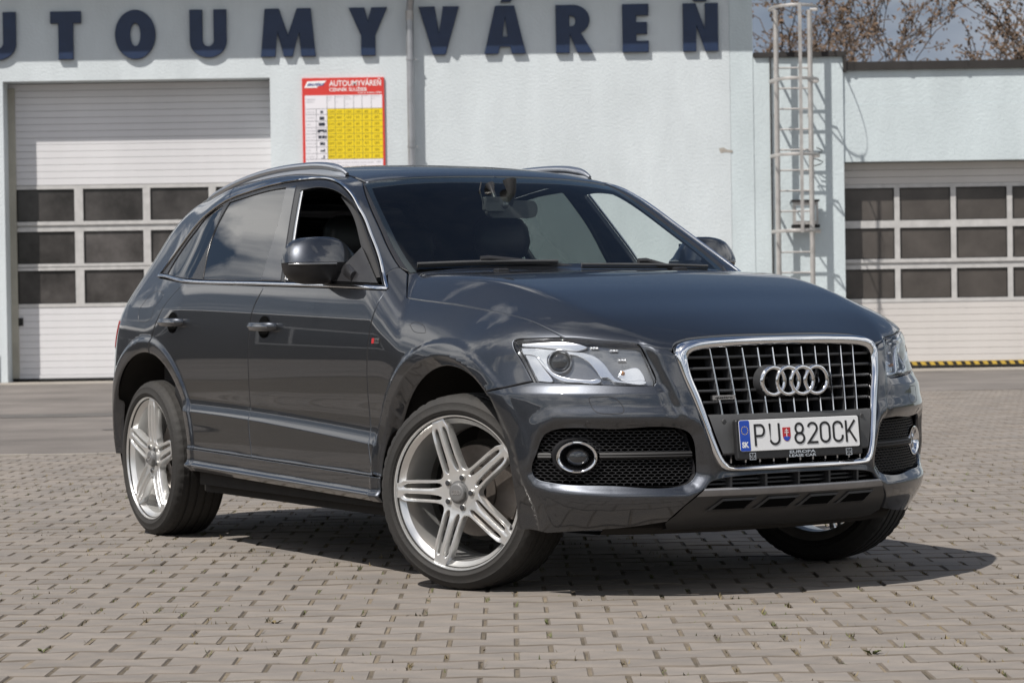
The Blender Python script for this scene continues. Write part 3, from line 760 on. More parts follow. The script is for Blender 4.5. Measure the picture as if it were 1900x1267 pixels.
# ------------------------------------------------------------------ trees behind the annex
mat('bark', (0.085, 0.062, 0.048), 0.9, var=0.3, vscale=12); mat('twig', (0.075, 0.055, 0.042), 0.9); mat('bud', (0.098, 0.062, 0.038), 0.8, island=0.5); mat('leaf', (0.05, 0.075, 0.022), 0.7, island=0.45)
def tree(x, y, h, seed, label, leafy=False, spread=1.0, name='bare_tree', twigs=True):
    r = random.Random(seed); t = empty(name, (x, y, -0.1), r.uniform(0, 6), label, 'tree', 'trees beyond the car wash' if y > 0 else 'trees around the yard')
    tk = MB(); lm = MB(); tw = MB(); lf = MB()
    def branch(p, d, l, rad, lev):
        n = 4; pts = [p]; q = p.copy(); dd = d.copy()
        for i in range(n):
            dd = (dd + Vector((r.gauss(0, .16), r.gauss(0, .16), r.gauss(0.05, .10)))).normalized(); q = q + dd * (l / n); pts.append(q.copy())
        rs = [max(rad * (1 - 0.5 * i / n), .012 if twigs else .02) for i in range(n + 1)]
        (tk if lev == 0 else lm if lev < 3 else tw).tube(pts, rs, 7 if lev == 0 else 5 if lev < 3 else 3, cap=False)
        if lev >= (5 if twigs else 3):
            for k in range(16 if twigs else 16):
                c = pts[r.randrange(1, n + 1)] + Vector((r.gauss(0, .06), r.gauss(0, .06), r.gauss(0, .06))) * (1 if twigs else 7)
                s = r.uniform(.028, .07) * (1 if twigs else 4.2)
                a = Vector((r.gauss(0, 1), r.gauss(0, 1), r.gauss(0, 1))).normalized(); b_ = a.orthogonal().normalized()
                lf.add([c - a * s, c + b_ * s * .6, c + a * s, c - b_ * s * .6], [(0, 1, 2, 3)])
            return
        m = (4 if lev < 2 or (twigs and lev == 2) else 3)
        for k in range(m):
            f = 1.0 if k == 0 else r.uniform(.45, .98)
            i = min(n, int(f * n)); bp = pts[i]
            ax = Vector((r.gauss(0, 1), r.gauss(0, 1), r.gauss(0, .5)))
            nd = (dd * r.uniform(.55, 1.0) + ax.normalized() * r.uniform(.45, .85) * spread).normalized()
            branch(bp, nd, l * r.uniform(.60, .80), rs[i] * r.uniform(.5, .68), lev + 1)
    branch(Vector((0, 0, 0)), Vector((0, 0, 1)), h * .32, h * .022, 0)
    tk.build('trunk', 'bark', t, 60, fix=False); lm.build('limbs', 'bark', t, 60, fix=False)
    if tw.V: tw.build('twigs', 'twig', t, fix=False)['kind'] = 'stuff'
    lf.build('crown', 'leaf' if leafy else 'bud', t, fix=False)
    return t
tree(6.1, 58, 13.2, 4, 'brown budding tree rising behind the annex roof by the ladder', spread=1.05)
tree(11.2, 66, 7.6, 12, 'smaller bare tree low behind the flat roof between two taller trees', spread=1.2)
tree(12.7, 52, 12.8, 8, 'tall brown budding tree behind the flat roof at the far right')

# ------------------------------------------------------------------ what stands round the yard and shows in the paint
mat('shed_wall', (0.12, 0.115, 0.11), 0.9, var=0.15); mat('shed_trim', (0.78, 0.77, 0.75), 0.6); mat('window_dark', (0.03, 0.035, 0.045), 0.1)
def long_shed(loc, rz, ln, h, label):
    t = empty('depot_building', loc, rz, label, 'building', 'low buildings around the yard')
    b = MB(); b.box(-ln / 2, ln / 2, 0, 8, -0.1, h); b.build('wall', 'shed_wall', t)
    b = MB(); b.add([(x, y, z) for x in (-ln / 2 - .3, ln / 2 + .3) for y, z in ((-.35, h), (-.35, h + .12), (3.8, h + .95), (8.3, h + .12), (8.3, h))], [(0, 1, 6, 5), (1, 2, 7, 6), (2, 3, 8, 7), (3, 4, 9, 8), (4, 0, 5, 9), (0, 1, 2, 3, 4), (5, 6, 7, 8, 9)]); b.build('roof', 'shed_trim', t)
    x = -ln / 2 + 2
    while x < ln / 2 - 3:
        b = MB(); b.box(x, x + 1.9, -0.05, -0.004, 1.1, 2.8); f = b.build('window', 'shed_trim', t)
        for k in (0, 1):
            g = MB(); g.box(x + .12 + k * .86, x + .9 + k * .86, -0.056, -0.049, 1.25, 2.65); g.build('pane', 'window_dark', f)
        x += 4.2
    return t
long_shed((-25, 20, 0), PI / 2, 84, 3.6, 'long low grey depot building along the left side of the yard')
long_shed((8, -36, 0), PI, 50, 4.4, 'long low grey depot building across the yard from the car wash')
long_shed((36, -8, 0), -PI / 2, 44, 4.0, 'long low grey depot building along the right side of the yard')
hv = []; hf = []; n = 160; r_ = np.random.default_rng(9)
mat('wood_green', (0.040, 0.052, 0.026), 0.95, var=0.5, vscale=0.35)
ph = r_.uniform(0, 6, 6)
for i in range(n):
    a = 2 * PI * i / n; c, s_ = math.cos(a), math.sin(a)
    front = max(0, s_) ** 3
    h = (11 + 3.5 * math.sin(2 * a + ph[0]) + 2 * math.sin(5 * a + ph[1]) + 1.2 * math.sin(13 * a + ph[2]) + 0.8 * r_.normal()) * (1 - 0.75 * front)
    hv += [(118 * c, 118 * s_, -0.2), (126 * c, 126 * s_, h * .6), (140 * c, 140 * s_, h), (190 * c, 190 * s_, -1)]
for i in range(n):
    j = (i + 1) % n
    for q in range(3): hf.append((i * 4 + q, j * 4 + q, j * 4 + q + 1, i * 4 + q + 1))
o = mesh('wooded_hills', hv, hf, 'wood_green', smooth=80); o['kind'] = 'structure'
for i, (x, y, h) in enumerate(((-42, 34, 9), (-44, 16, 10.5), (-41, -2, 8.5), (44, -24, 11), (30, -50, 12), (-18, -52, 11))):
    tree(x, y, h, 20 + i, ['leafy green tree beyond the left depot nearest the car wash', 'tallest leafy green tree beyond the left depot', 'leafy green tree at the near end of the left depot', 'leafy green tree beyond the right depot', 'leafy green tree behind the rear depot on its right', 'leafy green tree behind the rear depot on its left'][i], leafy=True, name='leafy_tree', twigs=False)


def cs(xs, ys):
    """natural cubic spline through (xs, ys), linear beyond the ends"""
    x = np.array(xs, float); y = np.array(ys, float); n = len(x); h = np.diff(x)
    A = np.zeros((n, n)); b = np.zeros(n); A[0, 0] = A[-1, -1] = 1
    for i in range(1, n - 1):
        A[i, i - 1] = h[i - 1]; A[i, i] = 2 * (h[i - 1] + h[i]); A[i, i + 1] = h[i]
        b[i] = 6 * ((y[i + 1] - y[i]) / h[i] - (y[i] - y[i - 1]) / h[i - 1])
    m = np.linalg.solve(A, b)
    s0 = (y[1] - y[0]) / h[0] - h[0] * m[1] / 6
    s1 = (y[-1] - y[-2]) / h[-1] + h[-1] * m[-2] / 6
    def f(q):
        q = np.asarray(q, float); c = np.clip(q, x[0], x[-1])
        i = np.clip(np.searchsorted(x, c) - 1, 0, n - 2)
        H = h[i]; t0 = x[i + 1] - c; t1 = c - x[i]
        r = (m[i] * t0 ** 3 + m[i + 1] * t1 ** 3) / (6 * H) + (y[i] / H - m[i] * H / 6) * t0 + (y[i + 1] / H - m[i + 1] * H / 6) * t1
        return r + s0 * np.minimum(q - x[0], 0) + s1 * np.maximum(q - x[-1], 0)
    return f

def ss(a, b, x):
    t = np.clip((x - a) / (b - a), 0, 1)
    return t * t * (3 - 2 * t)

def smax(a, b, k):
    h = np.maximum(k - np.abs(a - b), 0) / k
    return np.maximum(a, b) + h * h * h * k / 6

def smin(a, b, k):
    return -smax(-a, -b, k)

# ---- shape of the car body (car frame: x forward from the front axle, a = |y|, z up) ----
ARCH = ((0.005, 0.36), (-2.807, 0.36)); ARCH_R = 0.478
f_plan = cs([-3.75, -3.5, -3.3, -3.1, -2.8, -2.4, -1.6, -0.6, -0.1, 0.25, 0.5, 0.7, 0.95],
            [0.82, 0.885, 0.918, 0.932, 0.935, 0.927, 0.925, 0.925, 0.932, 0.926, 0.90, 0.86, 0.79])
p_door = cs([0.10, 0.2, 0.28, 0.36, 0.46, 0.60, 0.70, 0.80, 0.834, 0.89, 0.933, 0.972],
            [-0.05, -0.025, -0.006, -0.002, -0.004, -0.0095, -0.004, -0.0006, 0.0, -0.0013, -0.0046, -0.0088])
p_fend = cs([0.10, 0.2, 0.3, 0.45, 0.60, 0.70, 0.78, 0.84, 0.90, 0.972],
            [-0.05, -0.03, -0.012, -0.004, 0.0, 0.002, 0.001, -0.003, -0.012, -0.030])
f_ledge = cs([-2.45, -1.75, -1.15, -0.48], [0.590, 0.572, 0.545, 0.508])
f_sill1 = cs([-2.45, -1.7, -0.5], [0.430, 0.415, 0.392])
f_sill2 = cs([-2.45, -1.7, -0.5], [0.360, 0.345, 0.322])

def flare(x, z):
    o = 0.0
    for cx, cz in ARCH:
        r = np.sqrt((x - cx) ** 2 + (z - cz) ** 2) - ARCH_R
        o = o + (0.010 - 0.006 * np.clip((0.066 - r) / 0.066, 0, 1)) * (1 - ss(0.052, 0.078, r)) * ss(0.20, 0.30, z) - 0.010 * np.clip(1 - r / 0.014, 0, 2.0) ** 2
    return o * (1 - 0.5 * ss(0.30, 0.42, x))

def W(x, z):
    fr = ss(-0.50, 0.02, x); rr = ss(-2.40, -2.85, x)
    f = np.maximum(fr, rr)
    zs = 0.969 - 0.0264 * np.minimum(x, 0.1)
    zn = np.where(z < 0.8, z, 0.8 + (z - 0.8) * 0.172 / (zs - 0.8))
    zz = np.minimum(zn, 0.972)
    o = p_door(zz) * (1 - f) + p_fend(zz) * f
    dz = np.clip(z - zs, 0, 0.158)
    o = o - (0.15 * dz + 0.9 * dz * dz) * (1 - f) - (0.30 * dz + 0.45 * dz * dz) * f
    g = np.maximum(z - zs - 0.158, 0)
    o = o - 0.434 * g - 0.12 * g * g
    dr = np.maximum(-2.0 - x, 0)
    o = o - 0.045 * dr * dr * ss(0.97, 1.35, z)
    o = o - 0.07 * ss(0.48, 0.28, z) * ss(0.2, 0.5, x)
    # lower door ledge
    on = ss(-2.44, -2.36, x) * (1 - ss(-0.54, -0.49, x))
    u = np.clip((f_ledge(x) + 0.058 - z) / 0.058, 0, 1)
    o = o + on * (0.014 * u ** 1.7) * (z < 0.75)
    o = o - on * 0.010 * np.clip((f_ledge(x) - z) / 0.2, 0, 1)
    # sill steps
    on2 = ss(-2.6, -2.4, x) * (1 - ss(-0.5, -0.4, x))
    u = np.clip((f_sill1(x) + 0.012 - z) / 0.012, 0, 1)
    o = o + on2 * 0.006 * u ** 1.5
    u = np.clip((f_sill2(x) + 0.022 - z) / 0.022, 0, 1)
    o = o + on2 * (0.016 * u ** 1.5 - 0.02 * np.clip((f_sill2(x) - 0.005 - z) / 0.02, 0, 2))
    return f_plan(x) + o + flare(x, z)

f_ac = cs([-0.6, -0.3, -0.08, 0.10, 0.26, 0.40, 0.56, 0.70, 0.85], [0.71, 0.70, 0.685, 0.66, 0.635, 0.61, 0.575, 0.525, 0.45])
f_zc = cs([-0.7, -0.5, -0.3, -0.08, 0.10, 0.26, 0.40, 0.56, 0.70, 0.80, 0.9],
          [1.152, 1.152, 1.146, 1.130, 1.102, 1.066, 1.026, 0.973, 0.908, 0.850, 0.78])
f_sl = cs([-0.6, -0.1, 0.1, 0.25, 0.40, 0.60, 0.80], [0.80, 0.80, 0.70, 0.50, 0.34, 0.28, 0.22])
f_bu = cs([-0.6, 0.3, 0.5, 0.65, 0.80], [0.014, 0.014, 0.018, 0.032, 0.058])
def T(x, a):
    ac = f_ac(x); d = a - ac; w = 0.016
    sp = w * np.log1p(np.exp(np.clip(d / w, -30, 30))) + np.where(d / w > 30, d - 30 * w, 0)
    return f_zc(x) + f_bu(x) * (1 - (a / ac) ** 2) - (f_sl(x) - 0.07) * sp - 0.5 * np.maximum(d - 0.05, 0) ** 2

f_cx = cs([0.15, 0.20, 0.28, 0.33, 0.386, 0.44, 0.52, 0.62, 0.75, 0.85, 0.90, 0.95],
          [0.66, 0.75, 0.85, 0.895, 0.915, 0.909, 0.900, 0.886, 0.862, 0.840, 0.826, 0.79])
FOG = [(.812, .579), (.792, .594), (.639, .596), (.424, .590), (.406, .573), (.386, .469), (.387, .442), (.405, .418), (.435, .406), (.65, .410), (.805, .421), (.833, .434), (.841, .452), (.829, .524), (.820, .559)]
FOG_S = lambda a: a + 0.03 * a ** 3 + 0.17 * a ** 5
#     # outline of the lower side opening in (a, z), set below
def fogdist(a, z):
    P = FOG; n = len(P)
    a, z = np.broadcast_arrays(np.asarray(a, float), np.asarray(z, float)); u = FOG_S(a)
    d = np.full(a.shape, 9.0); inside = np.zeros(a.shape, bool)
    for i in range(n):
        x0, y0 = FOG_S(P[i][0]), P[i][1]; x1, y1 = FOG_S(P[(i + 1) % n][0]), P[(i + 1) % n][1]
        ex, ey = x1 - x0, y1 - y0
        t = np.clip(((u - x0) * ex + (z - y0) * ey) / (ex * ex + ey * ey), 0, 1)
        d = np.minimum(d, np.hypot(u - x0 - t * ex, z - y0 - t * ey))
        c = ((y0 > z) != (y1 > z)) & (u < (x1 - x0) * (z - y0) / (y1 - y0 + 1e-12) + x0)
        inside ^= c
    return np.where(inside, -d, d)

def Xf(a, z):
    o = f_cx(z) - (0.27 * a ** 2 + 0.34 * a ** 4) * (1 + 0.09 * ss(0.70, 0.85, z))
    ag = 0.316 + (z - 0.467) * 0.29
    o = o + 0.024 * (1 - ss(0.058, 0.088, a - ag)) * ss(0.44, 0.62, z)
    off = ss(0.06, 0.12, a - ag)
    o = o + off * (0.016 * np.clip((0.752 - z) / 0.034, 0, 1) ** 1.3) * (1 - 0.9 * ss(0.70, 0.52, z))
    if FOG is not None:
        d = fogdist(a, z)
        o = o + 0.010 * ss(0.09, 0.048, d) * ss(0.40, 0.5, z) - 0.030 * (1 - ss(-0.004, 0.042, d)) 
    return o

f_xr = cs([0.2, 0.5, 0.8, 1.0, 1.15, 1.4, 1.55, 1.7], [-3.62, -3.70, -3.66, -3.60, -3.47, -3.27, -3.12, -2.98])
f_zr = cs([-3.6, -3.2, -2.8, -2.2, -1.8, -1.5, -1.2, -0.9], [1.46, 1.538, 1.600, 1.642, 1.646, 1.622, 1.575, 1.50])

def F(x, y, z):
    a = np.abs(y)
    side = a - W(x, z)
    front = (x - Xf(a, z)) / np.sqrt(1 + (0.54 * a + 1.36 * a ** 3) ** 2)
    front = smax(side, front, 0.13)
    hood = z - T(x, a)
    ws = (x - (-0.48 - 1.78 * (z - 1.168) - 0.233 * a * a)) * 0.49
    top = smin(hood, ws, 0.02)
    k = 0.03 + 0.11 * (1 - ss(0.25, 0.65, x)) * ss(-0.75, -0.45, x) + 0.05 * ss(-0.45, -0.75, x)
    f = smax(front, top, k)
    roof = z - (f_zr(x) - 0.055 * a ** 2 - 0.16 * a ** 4)
    f = smax(f, roof, 0.07 + 0.15 * ss(-1.9, -3.0, x))
    rear = (f_xr(z) + 0.25 * a ** 2 + 0.24 * a ** 4 - x) * 0.83
    return smax(f, rear, 0.15)

def cast(O, D, t0=0.0, t1=14.0, step=0.012):
    """first hit of the rays O + t D (t0..t1) with the body; nan where none"""
    O = np.atleast_2d(np.asarray(O, float)); D = np.broadcast_to(np.asarray(D, float), O.shape)
    n = len(O); lo = np.full(n, np.nan); act = np.ones(n, bool); t = t0
    val = np.full(n, 1.0)
    while t < t1 and act.any():
        i = np.where(act)[0]
        q = O[i] + D[i] * t
        v = F(q[:, 0], q[:, 1], q[:, 2])
        hit = v < 0
        lo[i[hit]] = t - step; act[i[hit]] = False
        t += step
    ok = ~np.isnan(lo); i = np.where(ok)[0]
    a = lo[i].copy(); b = a + step
    for _ in range(22):
        m = (a + b) / 2; q = O[i] + D[i] * m[:, None]
        v = F(q[:, 0], q[:, 1], q[:, 2]) < 0
        b = np.where(v, m, b); a = np.where(v, a, m)
    out = np.full((n, 3), np.nan); out[i] = O[i] + D[i] * ((a + b) / 2)[:, None]
    return out

def grad(p, e=0.0015):
    g = np.stack([F(*(p + np.eye(3)[k] * e).T) - F(*(p - np.eye(3)[k] * e).T) for k in range(3)], 1)
    return g / np.linalg.norm(g, axis=1)[:, None]

# edges of the body sheets, in the car frame
E = {
 'cowl': [[-0.6191,-0.8138,1.1562],[-0.6282,-0.7859,1.1699],[-0.6343,-0.7491,1.1812]],
 'cowl2': [[-0.6337,-0.7474,1.1812],[-0.6083,-0.7427,1.1679],[-0.5867,-0.7388,1.1565]],
 'hv': [[-0.5841,-0.7386,1.1551],[-0.533,-0.7689,1.1203],[-0.453,-0.8151,1.0665]],
 'hs': [[-0.4502,-0.8166,1.0647],[-0.4123,-0.8163,1.0585],[-0.3532,-0.8171,1.0534],[-0.1919,-0.8131,1.0421],[-0.0334,-0.8004,1.0284],[0.1162,-0.7854,1.0112],[0.273,-0.7772,0.9923],[0.3781,-0.7657,0.9737],[0.4771,-0.7521,0.9443],[0.5319,-0.7371,0.9222],[0.5555,-0.7275,0.9105]],
 'hlt': [[0.5526,-0.7275,0.9133],[0.4931,-0.7804,0.9122],[0.4485,-0.8124,0.9107],[0.4112,-0.8343,0.909],[0.4017,-0.8417,0.9051]],
 'hll': [[0.4013,-0.8462,0.8986],[0.4115,-0.8494,0.8821],[0.4497,-0.8388,0.8321],[0.4978,-0.8274,0.7674]],
 'hlb': [[0.5023,-0.8261,0.7625],[0.622,-0.721,0.7557],[0.7043,-0.6207,0.75],[0.7563,-0.5368,0.7461],[0.7701,-0.5075,0.7465]],
 'hli': [[0.7698,-0.4983,0.7571],[0.7672,-0.4976,0.767],[0.7448,-0.5105,0.8215],[0.7229,-0.5278,0.8762],[0.7094,-0.5365,0.8912]],
 'hltop': [[0.7073,-0.5381,0.8927],[0.64,-0.6364,0.9029],[0.5526,-0.7275,0.9133]],
 'hv_edge': [[0.71,-0.5328,0.8926],[0.7547,-0.4864,0.878],[0.7802,-0.4471,0.8669]],
 'fb': [[0.4982,-0.8289,0.7628],[0.433,-0.8732,0.748],[0.3558,-0.9105,0.7331],[0.2342,-0.8929,0.7146]],
 'dlo': [[-2.872,-0.8326,1.1878],[-2.8072,-0.792,1.2678],[-2.7155,-0.7586,1.3546],[-2.6026,-0.7352,1.4315],[-2.4704,-0.7216,1.4825],[-2.3477,-0.7054,1.5171],[-2.1419,-0.6935,1.5431],[-1.9095,-0.6803,1.563],[-1.67,-0.6666,1.5702],[-1.4797,-0.6502,1.5645],[-1.326,-0.66,1.5384],[-1.1875,-0.6804,1.4917],[-1.0325,-0.7109,1.4097],[-0.858,-0.753,1.3047],[-0.6949,-0.7984,1.2033],[-0.5449,-0.8499,1.0986]],
 'belt_lo': [[-2.8504,-0.8371,1.1809],[-2.4667,-0.8833,1.1508],[-1.5897,-0.8873,1.1252],[-0.7373,-0.8866,1.1016],[-0.5411,-0.8543,1.0938]],
 'belt_hi': [[-2.8359,-0.8296,1.1953],[-2.4605,-0.877,1.1665],[-1.601,-0.8819,1.1401],[-0.7469,-0.8816,1.1154],[-0.5807,-0.8581,1.1114]],
 'qglass': [[[-2.7724,-0.8374,1.1885],[-2.7548,-0.8061,1.2504],[-2.6955,-0.7763,1.3233],[-2.6124,-0.757,1.3868],[-2.5371,-0.7342,1.4491],[-2.396,-0.7235,1.4866]],[[-2.3836,-0.7246,1.4853],[-2.3572,-0.7808,1.3751],[-2.3649,-0.8216,1.2888],[-2.3905,-0.8765,1.17]],[[-2.4031,-0.8772,1.1687],[-2.5447,-0.8675,1.175],[-2.7588,-0.8395,1.1866]]],
 'rglass': [[[-2.3232,-0.7182,1.4986],[-2.2128,-0.7136,1.5095],[-1.9582,-0.7005,1.5322],[-1.7874,-0.6952,1.538]],[[-1.7781,-0.6971,1.5345],[-1.7046,-0.7691,1.3911],[-1.6751,-0.8256,1.2706],[-1.6516,-0.8774,1.1528]],[[-1.6616,-0.8787,1.15],[-1.9482,-0.8782,1.157],[-2.2495,-0.8771,1.166]],[[-2.2598,-0.8752,1.1709],[-2.3237,-0.8222,1.2877],[-2.3468,-0.781,1.3748],[-2.3239,-0.7205,1.4946]]],
 'fopen': [[[-1.6114,-0.7033,1.5192],[-1.4707,-0.6961,1.5245],[-1.2807,-0.703,1.4994],[-1.1364,-0.7159,1.4525],[-1.0224,-0.7304,1.3965],[-0.9184,-0.7581,1.3333],[-0.8377,-0.7838,1.2818],[-0.6965,-0.824,1.1925],[-0.5879,-0.859,1.1142]],[[-0.5931,-0.8632,1.113],[-0.9865,-0.88,1.1246],[-1.4073,-0.8797,1.1399]],[[-1.4073,-0.878,1.1443],[-1.4452,-0.8388,1.2353],[-1.5217,-0.7807,1.3623],[-1.615,-0.7049,1.5163]]],
 'bpil': [[[-1.7739,-0.6931,1.5412],[-1.6842,-0.6867,1.5482]],[[-1.677,-0.6919,1.5403],[-1.5265,-0.8121,1.2961],[-1.4392,-0.8794,1.1419]],[[-1.4466,-0.88,1.1406],[-1.6413,-0.8798,1.1467]],[[-1.6396,-0.878,1.1511],[-1.6661,-0.8257,1.2703],[-1.6956,-0.7691,1.3908],[-1.7744,-0.6963,1.5359]]],
 'wsR': [[-1.2446,-0.5882,1.5361],[-1.1178,-0.626,1.4735],[-1.0,-0.6547,1.404],[-0.8914,-0.6794,1.3387],[-0.769,-0.7067,1.265],[-0.6711,-0.7219,1.2071],[-0.5929,-0.7283,1.162]],
 'pilR': [[-1.2471,-0.5924,1.5362],[-1.1279,-0.6396,1.4762],[-1.0059,-0.6729,1.4042],[-0.8974,-0.6973,1.3389],[-0.776,-0.7265,1.2652],[-0.679,-0.7436,1.2074],[-0.634,-0.7483,1.1812]],
 'hoodfront': [[0.7815,-0.4347,0.8701],[0.7652,-0.4178,0.8862],[0.7575,-0.4001,0.8938],[0.7512,-0.3515,0.9046],[0.7572,-0.2736,0.9112],[0.7669,-0.1903,0.9146],[0.778,-0.0997,0.9154],[0.7845,-0.002,0.9149]],
 'washer': [[0.6735,-0.6982,0.7101],[0.7209,-0.6377,0.7058],[0.7289,-0.6283,0.6983],[0.747,-0.6141,0.6663],[0.7486,-0.6182,0.6566],[0.7427,-0.6291,0.6534],[0.6973,-0.6878,0.6575],[0.6873,-0.6959,0.6649],[0.6701,-0.705,0.6993],[0.6691,-0.7043,0.7067]],
 'psens': [[0.6704,-0.7124,0.6181]],
 'fuel': [[-2.8666,-0.8753,1.1064],[-2.8112,-0.8718,1.1159],[-2.7125,-0.88,1.1105],[-2.6885,-0.8868,1.0984],[-2.7566,-0.9049,1.0398],[-2.7674,-0.914,0.9983],[-2.8087,-0.9169,0.9817],[-2.8875,-0.9174,0.9807],[-2.9206,-0.9157,0.9899],[-2.9336,-0.9046,1.035],[-2.9127,-0.8964,1.0589]],
 'wcover': [[-0.2863,-0.8913,0.9611],[-0.2661,-0.8844,0.9698],[-0.2266,-0.8829,0.9674],[-0.1719,-0.8898,0.95],[-0.1517,-0.8984,0.9327],[-0.1881,-0.9013,0.9319],[-0.2345,-0.9015,0.9371]],
 'hl_upper': [[0.4263,-0.8405,0.8851],[0.4755,-0.8112,0.8817],[0.5273,-0.7723,0.8752],[0.5738,-0.7305,0.8686],[0.6132,-0.6906,0.8616],[0.6408,-0.6612,0.8487],[0.6629,-0.6403,0.8261],[0.6848,-0.6253,0.7938],[0.701,-0.6124,0.7739],[0.716,-0.5927,0.7677],[0.7556,-0.5243,0.7635],[0.7567,-0.5251,0.7586],[0.715,-0.5981,0.7609],[0.6976,-0.6221,0.7652],[0.6797,-0.6398,0.7793],[0.6677,-0.6557,0.7795],[0.6491,-0.667,0.8043],[0.6234,-0.6857,0.8342],[0.6008,-0.7065,0.8494],[0.5714,-0.7351,0.8573],[0.5404,-0.7628,0.8651],[0.5181,-0.7846,0.8505],[0.5189,-0.7884,0.8306],[0.5357,-0.7844,0.8008],[0.5169,-0.7962,0.8108],[0.48,-0.8144,0.8508],[0.4398,-0.8401,0.8586]],
 'hl_lowtrim': [[0.4933,-0.8049,0.8482],[0.524,-0.7887,0.8157],[0.5534,-0.7719,0.7933],[0.5869,-0.7458,0.7806],[0.6239,-0.7103,0.7743],[0.6508,-0.6803,0.7725],[0.6578,-0.67,0.7758],[0.6693,-0.658,0.7707],[0.6701,-0.6604,0.7638],[0.6199,-0.7196,0.7636],[0.5834,-0.7555,0.7669],[0.5529,-0.7776,0.781],[0.5169,-0.7962,0.8108],[0.485,-0.8116,0.8458]],
 'hl_corner': [[0.4432,-0.8381,0.8585],[0.48,-0.8144,0.8508],[0.5175,-0.7966,0.8083],[0.5501,-0.7848,0.7702],[0.5067,-0.8198,0.7704]],
 'hl_turn': [[0.7021,-0.5951,0.8032],[0.7306,-0.5427,0.8122],[0.7524,-0.5281,0.7675],[0.7151,-0.5921,0.7711],[0.6999,-0.6087,0.7837]],
 'hl_glare': [[0.4243,-0.8333,0.901],[0.4972,-0.783,0.9052],[0.5846,-0.7075,0.8991],[0.617,-0.6809,0.8813],[0.5987,-0.7049,0.8683],[0.539,-0.7618,0.8761],[0.4747,-0.8107,0.8847],[0.4296,-0.8365,0.89]],
 'hl_proj': [0.5549,-0.7558,0.8342],
 'hl_leds': [[0.6333,-0.6618,0.8805],[0.6772,-0.6076,0.8687],[0.6981,-0.5861,0.8366]],
 'hl_amber': [0.7082,-0.5903,0.7942],
}

# ------------------------------------------------------------------ the car
def paint_mat():
    m = bpy.data.materials.new('grey_metallic_paint'); m.use_nodes = True
    nt = m.node_tree; N = nt.nodes; L = nt.links; b = N['Principled BSDF']
    b.inputs['Metallic'].default_value = 1.0; b.inputs['Roughness'].default_value = 0.40
    b.inputs['Coat Weight'].default_value = 1.0; b.inputs['Coat Roughness'].default_value = 0.012; b.inputs['Coat IOR'].default_value = 1.62
    tc = N.new('ShaderNodeTexCoord'); v = N.new('ShaderNodeTexVoronoi'); v.inputs['Scale'].default_value = 900
    L.new(tc.outputs['Object'], v.inputs[0])
    rp = N.new('ShaderNodeMapRange'); rp.inputs[3].default_value = 0.75; rp.inputs[4].default_value = 1.35
    L.new(v.outputs['Color'], rp.inputs[0])
    n = N.new('ShaderNodeTexNoise'); n.inputs['Scale'].default_value = 5; n.inputs['Detail'].default_value = 6
    L.new(tc.outputs['Object'], n.inputs[0])
    mm = N.new('ShaderNodeMixRGB'); mm.blend_type = 'MULTIPLY'; mm.inputs[0].default_value = 1; mm.inputs[1].default_value = (0.058, 0.063, 0.073, 1)
    L.new(rp.outputs[0], mm.inputs[2]); L.new(mm.outputs[0], b.inputs['Base Color'])
    # road film: slightly rougher coat in soft patches
    r2 = N.new('ShaderNodeMapRange'); r2.inputs[1].default_value = .4; r2.inputs[2].default_value = .8; r2.inputs[3].default_value = 0.002; r2.inputs[4].default_value = 0.012
    L.new(n.outputs[0], r2.inputs[0]); L.new(r2.outputs[0], b.inputs['Coat Roughness'])
    MATS['paint'] = m
paint_mat()
mat('chrome', (0.78, 0.79, 0.81), 0.07, metal=1.0)
mat('satin_alu', (0.62, 0.63, 0.65), 0.28, metal=1.0)
mat('black_trim', (0.020, 0.020, 0.022), 0.38, var=0.2, vscale=20)
mat('cap_grey', (0.20, 0.20, 0.20), 0.4, metal=0.5); mat('handle_metal', (0.30, 0.31, 0.33), 0.12, metal=1.0); mat('frame_black', (0.012, 0.012, 0.013), 0.22); mat('gloss_black', (0.008, 0.008, 0.009), 0.06, coat=1.0)
mat('grey_plastic', (0.055, 0.056, 0.058), 0.5, var=0.15, vscale=15)
mat('skid_satin', (0.30, 0.30, 0.31), 0.42, metal=0.6, var=0.2, vscale=10); mat('skid_grey', (0.030, 0.030, 0.031), 0.42, metal=0.0, var=0.2, vscale=10)
mat('bar_side', (0.032, 0.033, 0.036), 0.45)
mat('tyre_rubber', (0.013, 0.0125, 0.012), 0.75, var=0.35, vscale=9, dark=(0.022, 0.020, 0.018), bump=0.15, bscale=90)
mat('wheel_silver', (0.76, 0.76, 0.75), 0.28, metal=0.80, var=0.08, vscale=6)
mat('rim_inner', (0.42, 0.41, 0.39), 0.4, metal=0.8, var=0.25, vscale=6)
mat('brake_iron', (0.16, 0.14, 0.125), 0.45, metal=0.7, var=0.3, vscale=12)
mat('liner', (0.014, 0.012, 0.010), 0.95, var=0.4, vscale=7)
mat('cabin_black', (0.012, 0.012, 0.013), 0.6); mat('seat_leather', (0.016, 0.016, 0.017), 0.42, bump=0.1, bscale=200)
mat('lamp_silver', (0.82, 0.83, 0.85), 0.20, metal=0.95); mat('lamp_dark', (0.27, 0.275, 0.285), 0.22, metal=0.8)
mat('lens_dark', (0.02, 0.022, 0.025), 0.03, coat=1.0); mat('led_white', (0.9, 0.9, 0.9), 0.1, coat=1.0)
mat('amber', (0.42, 0.20, 0.08), 0.2, coat=1.0); mat('tail_red', (0.35, 0.01, 0.01), 0.15, coat=1.0)
mat('plate_white', (0.74, 0.75, 0.76), 0.4); mat('plate_blue', (0.01, 0.06, 0.40), 0.4); mat('plate_black', (0.012, 0.012, 0.013), 0.45)
mat('euro_yellow', (0.8, 0.6, 0.03), 0.5); mat('shield_red', (0.42, 0.02, 0.025), 0.5)
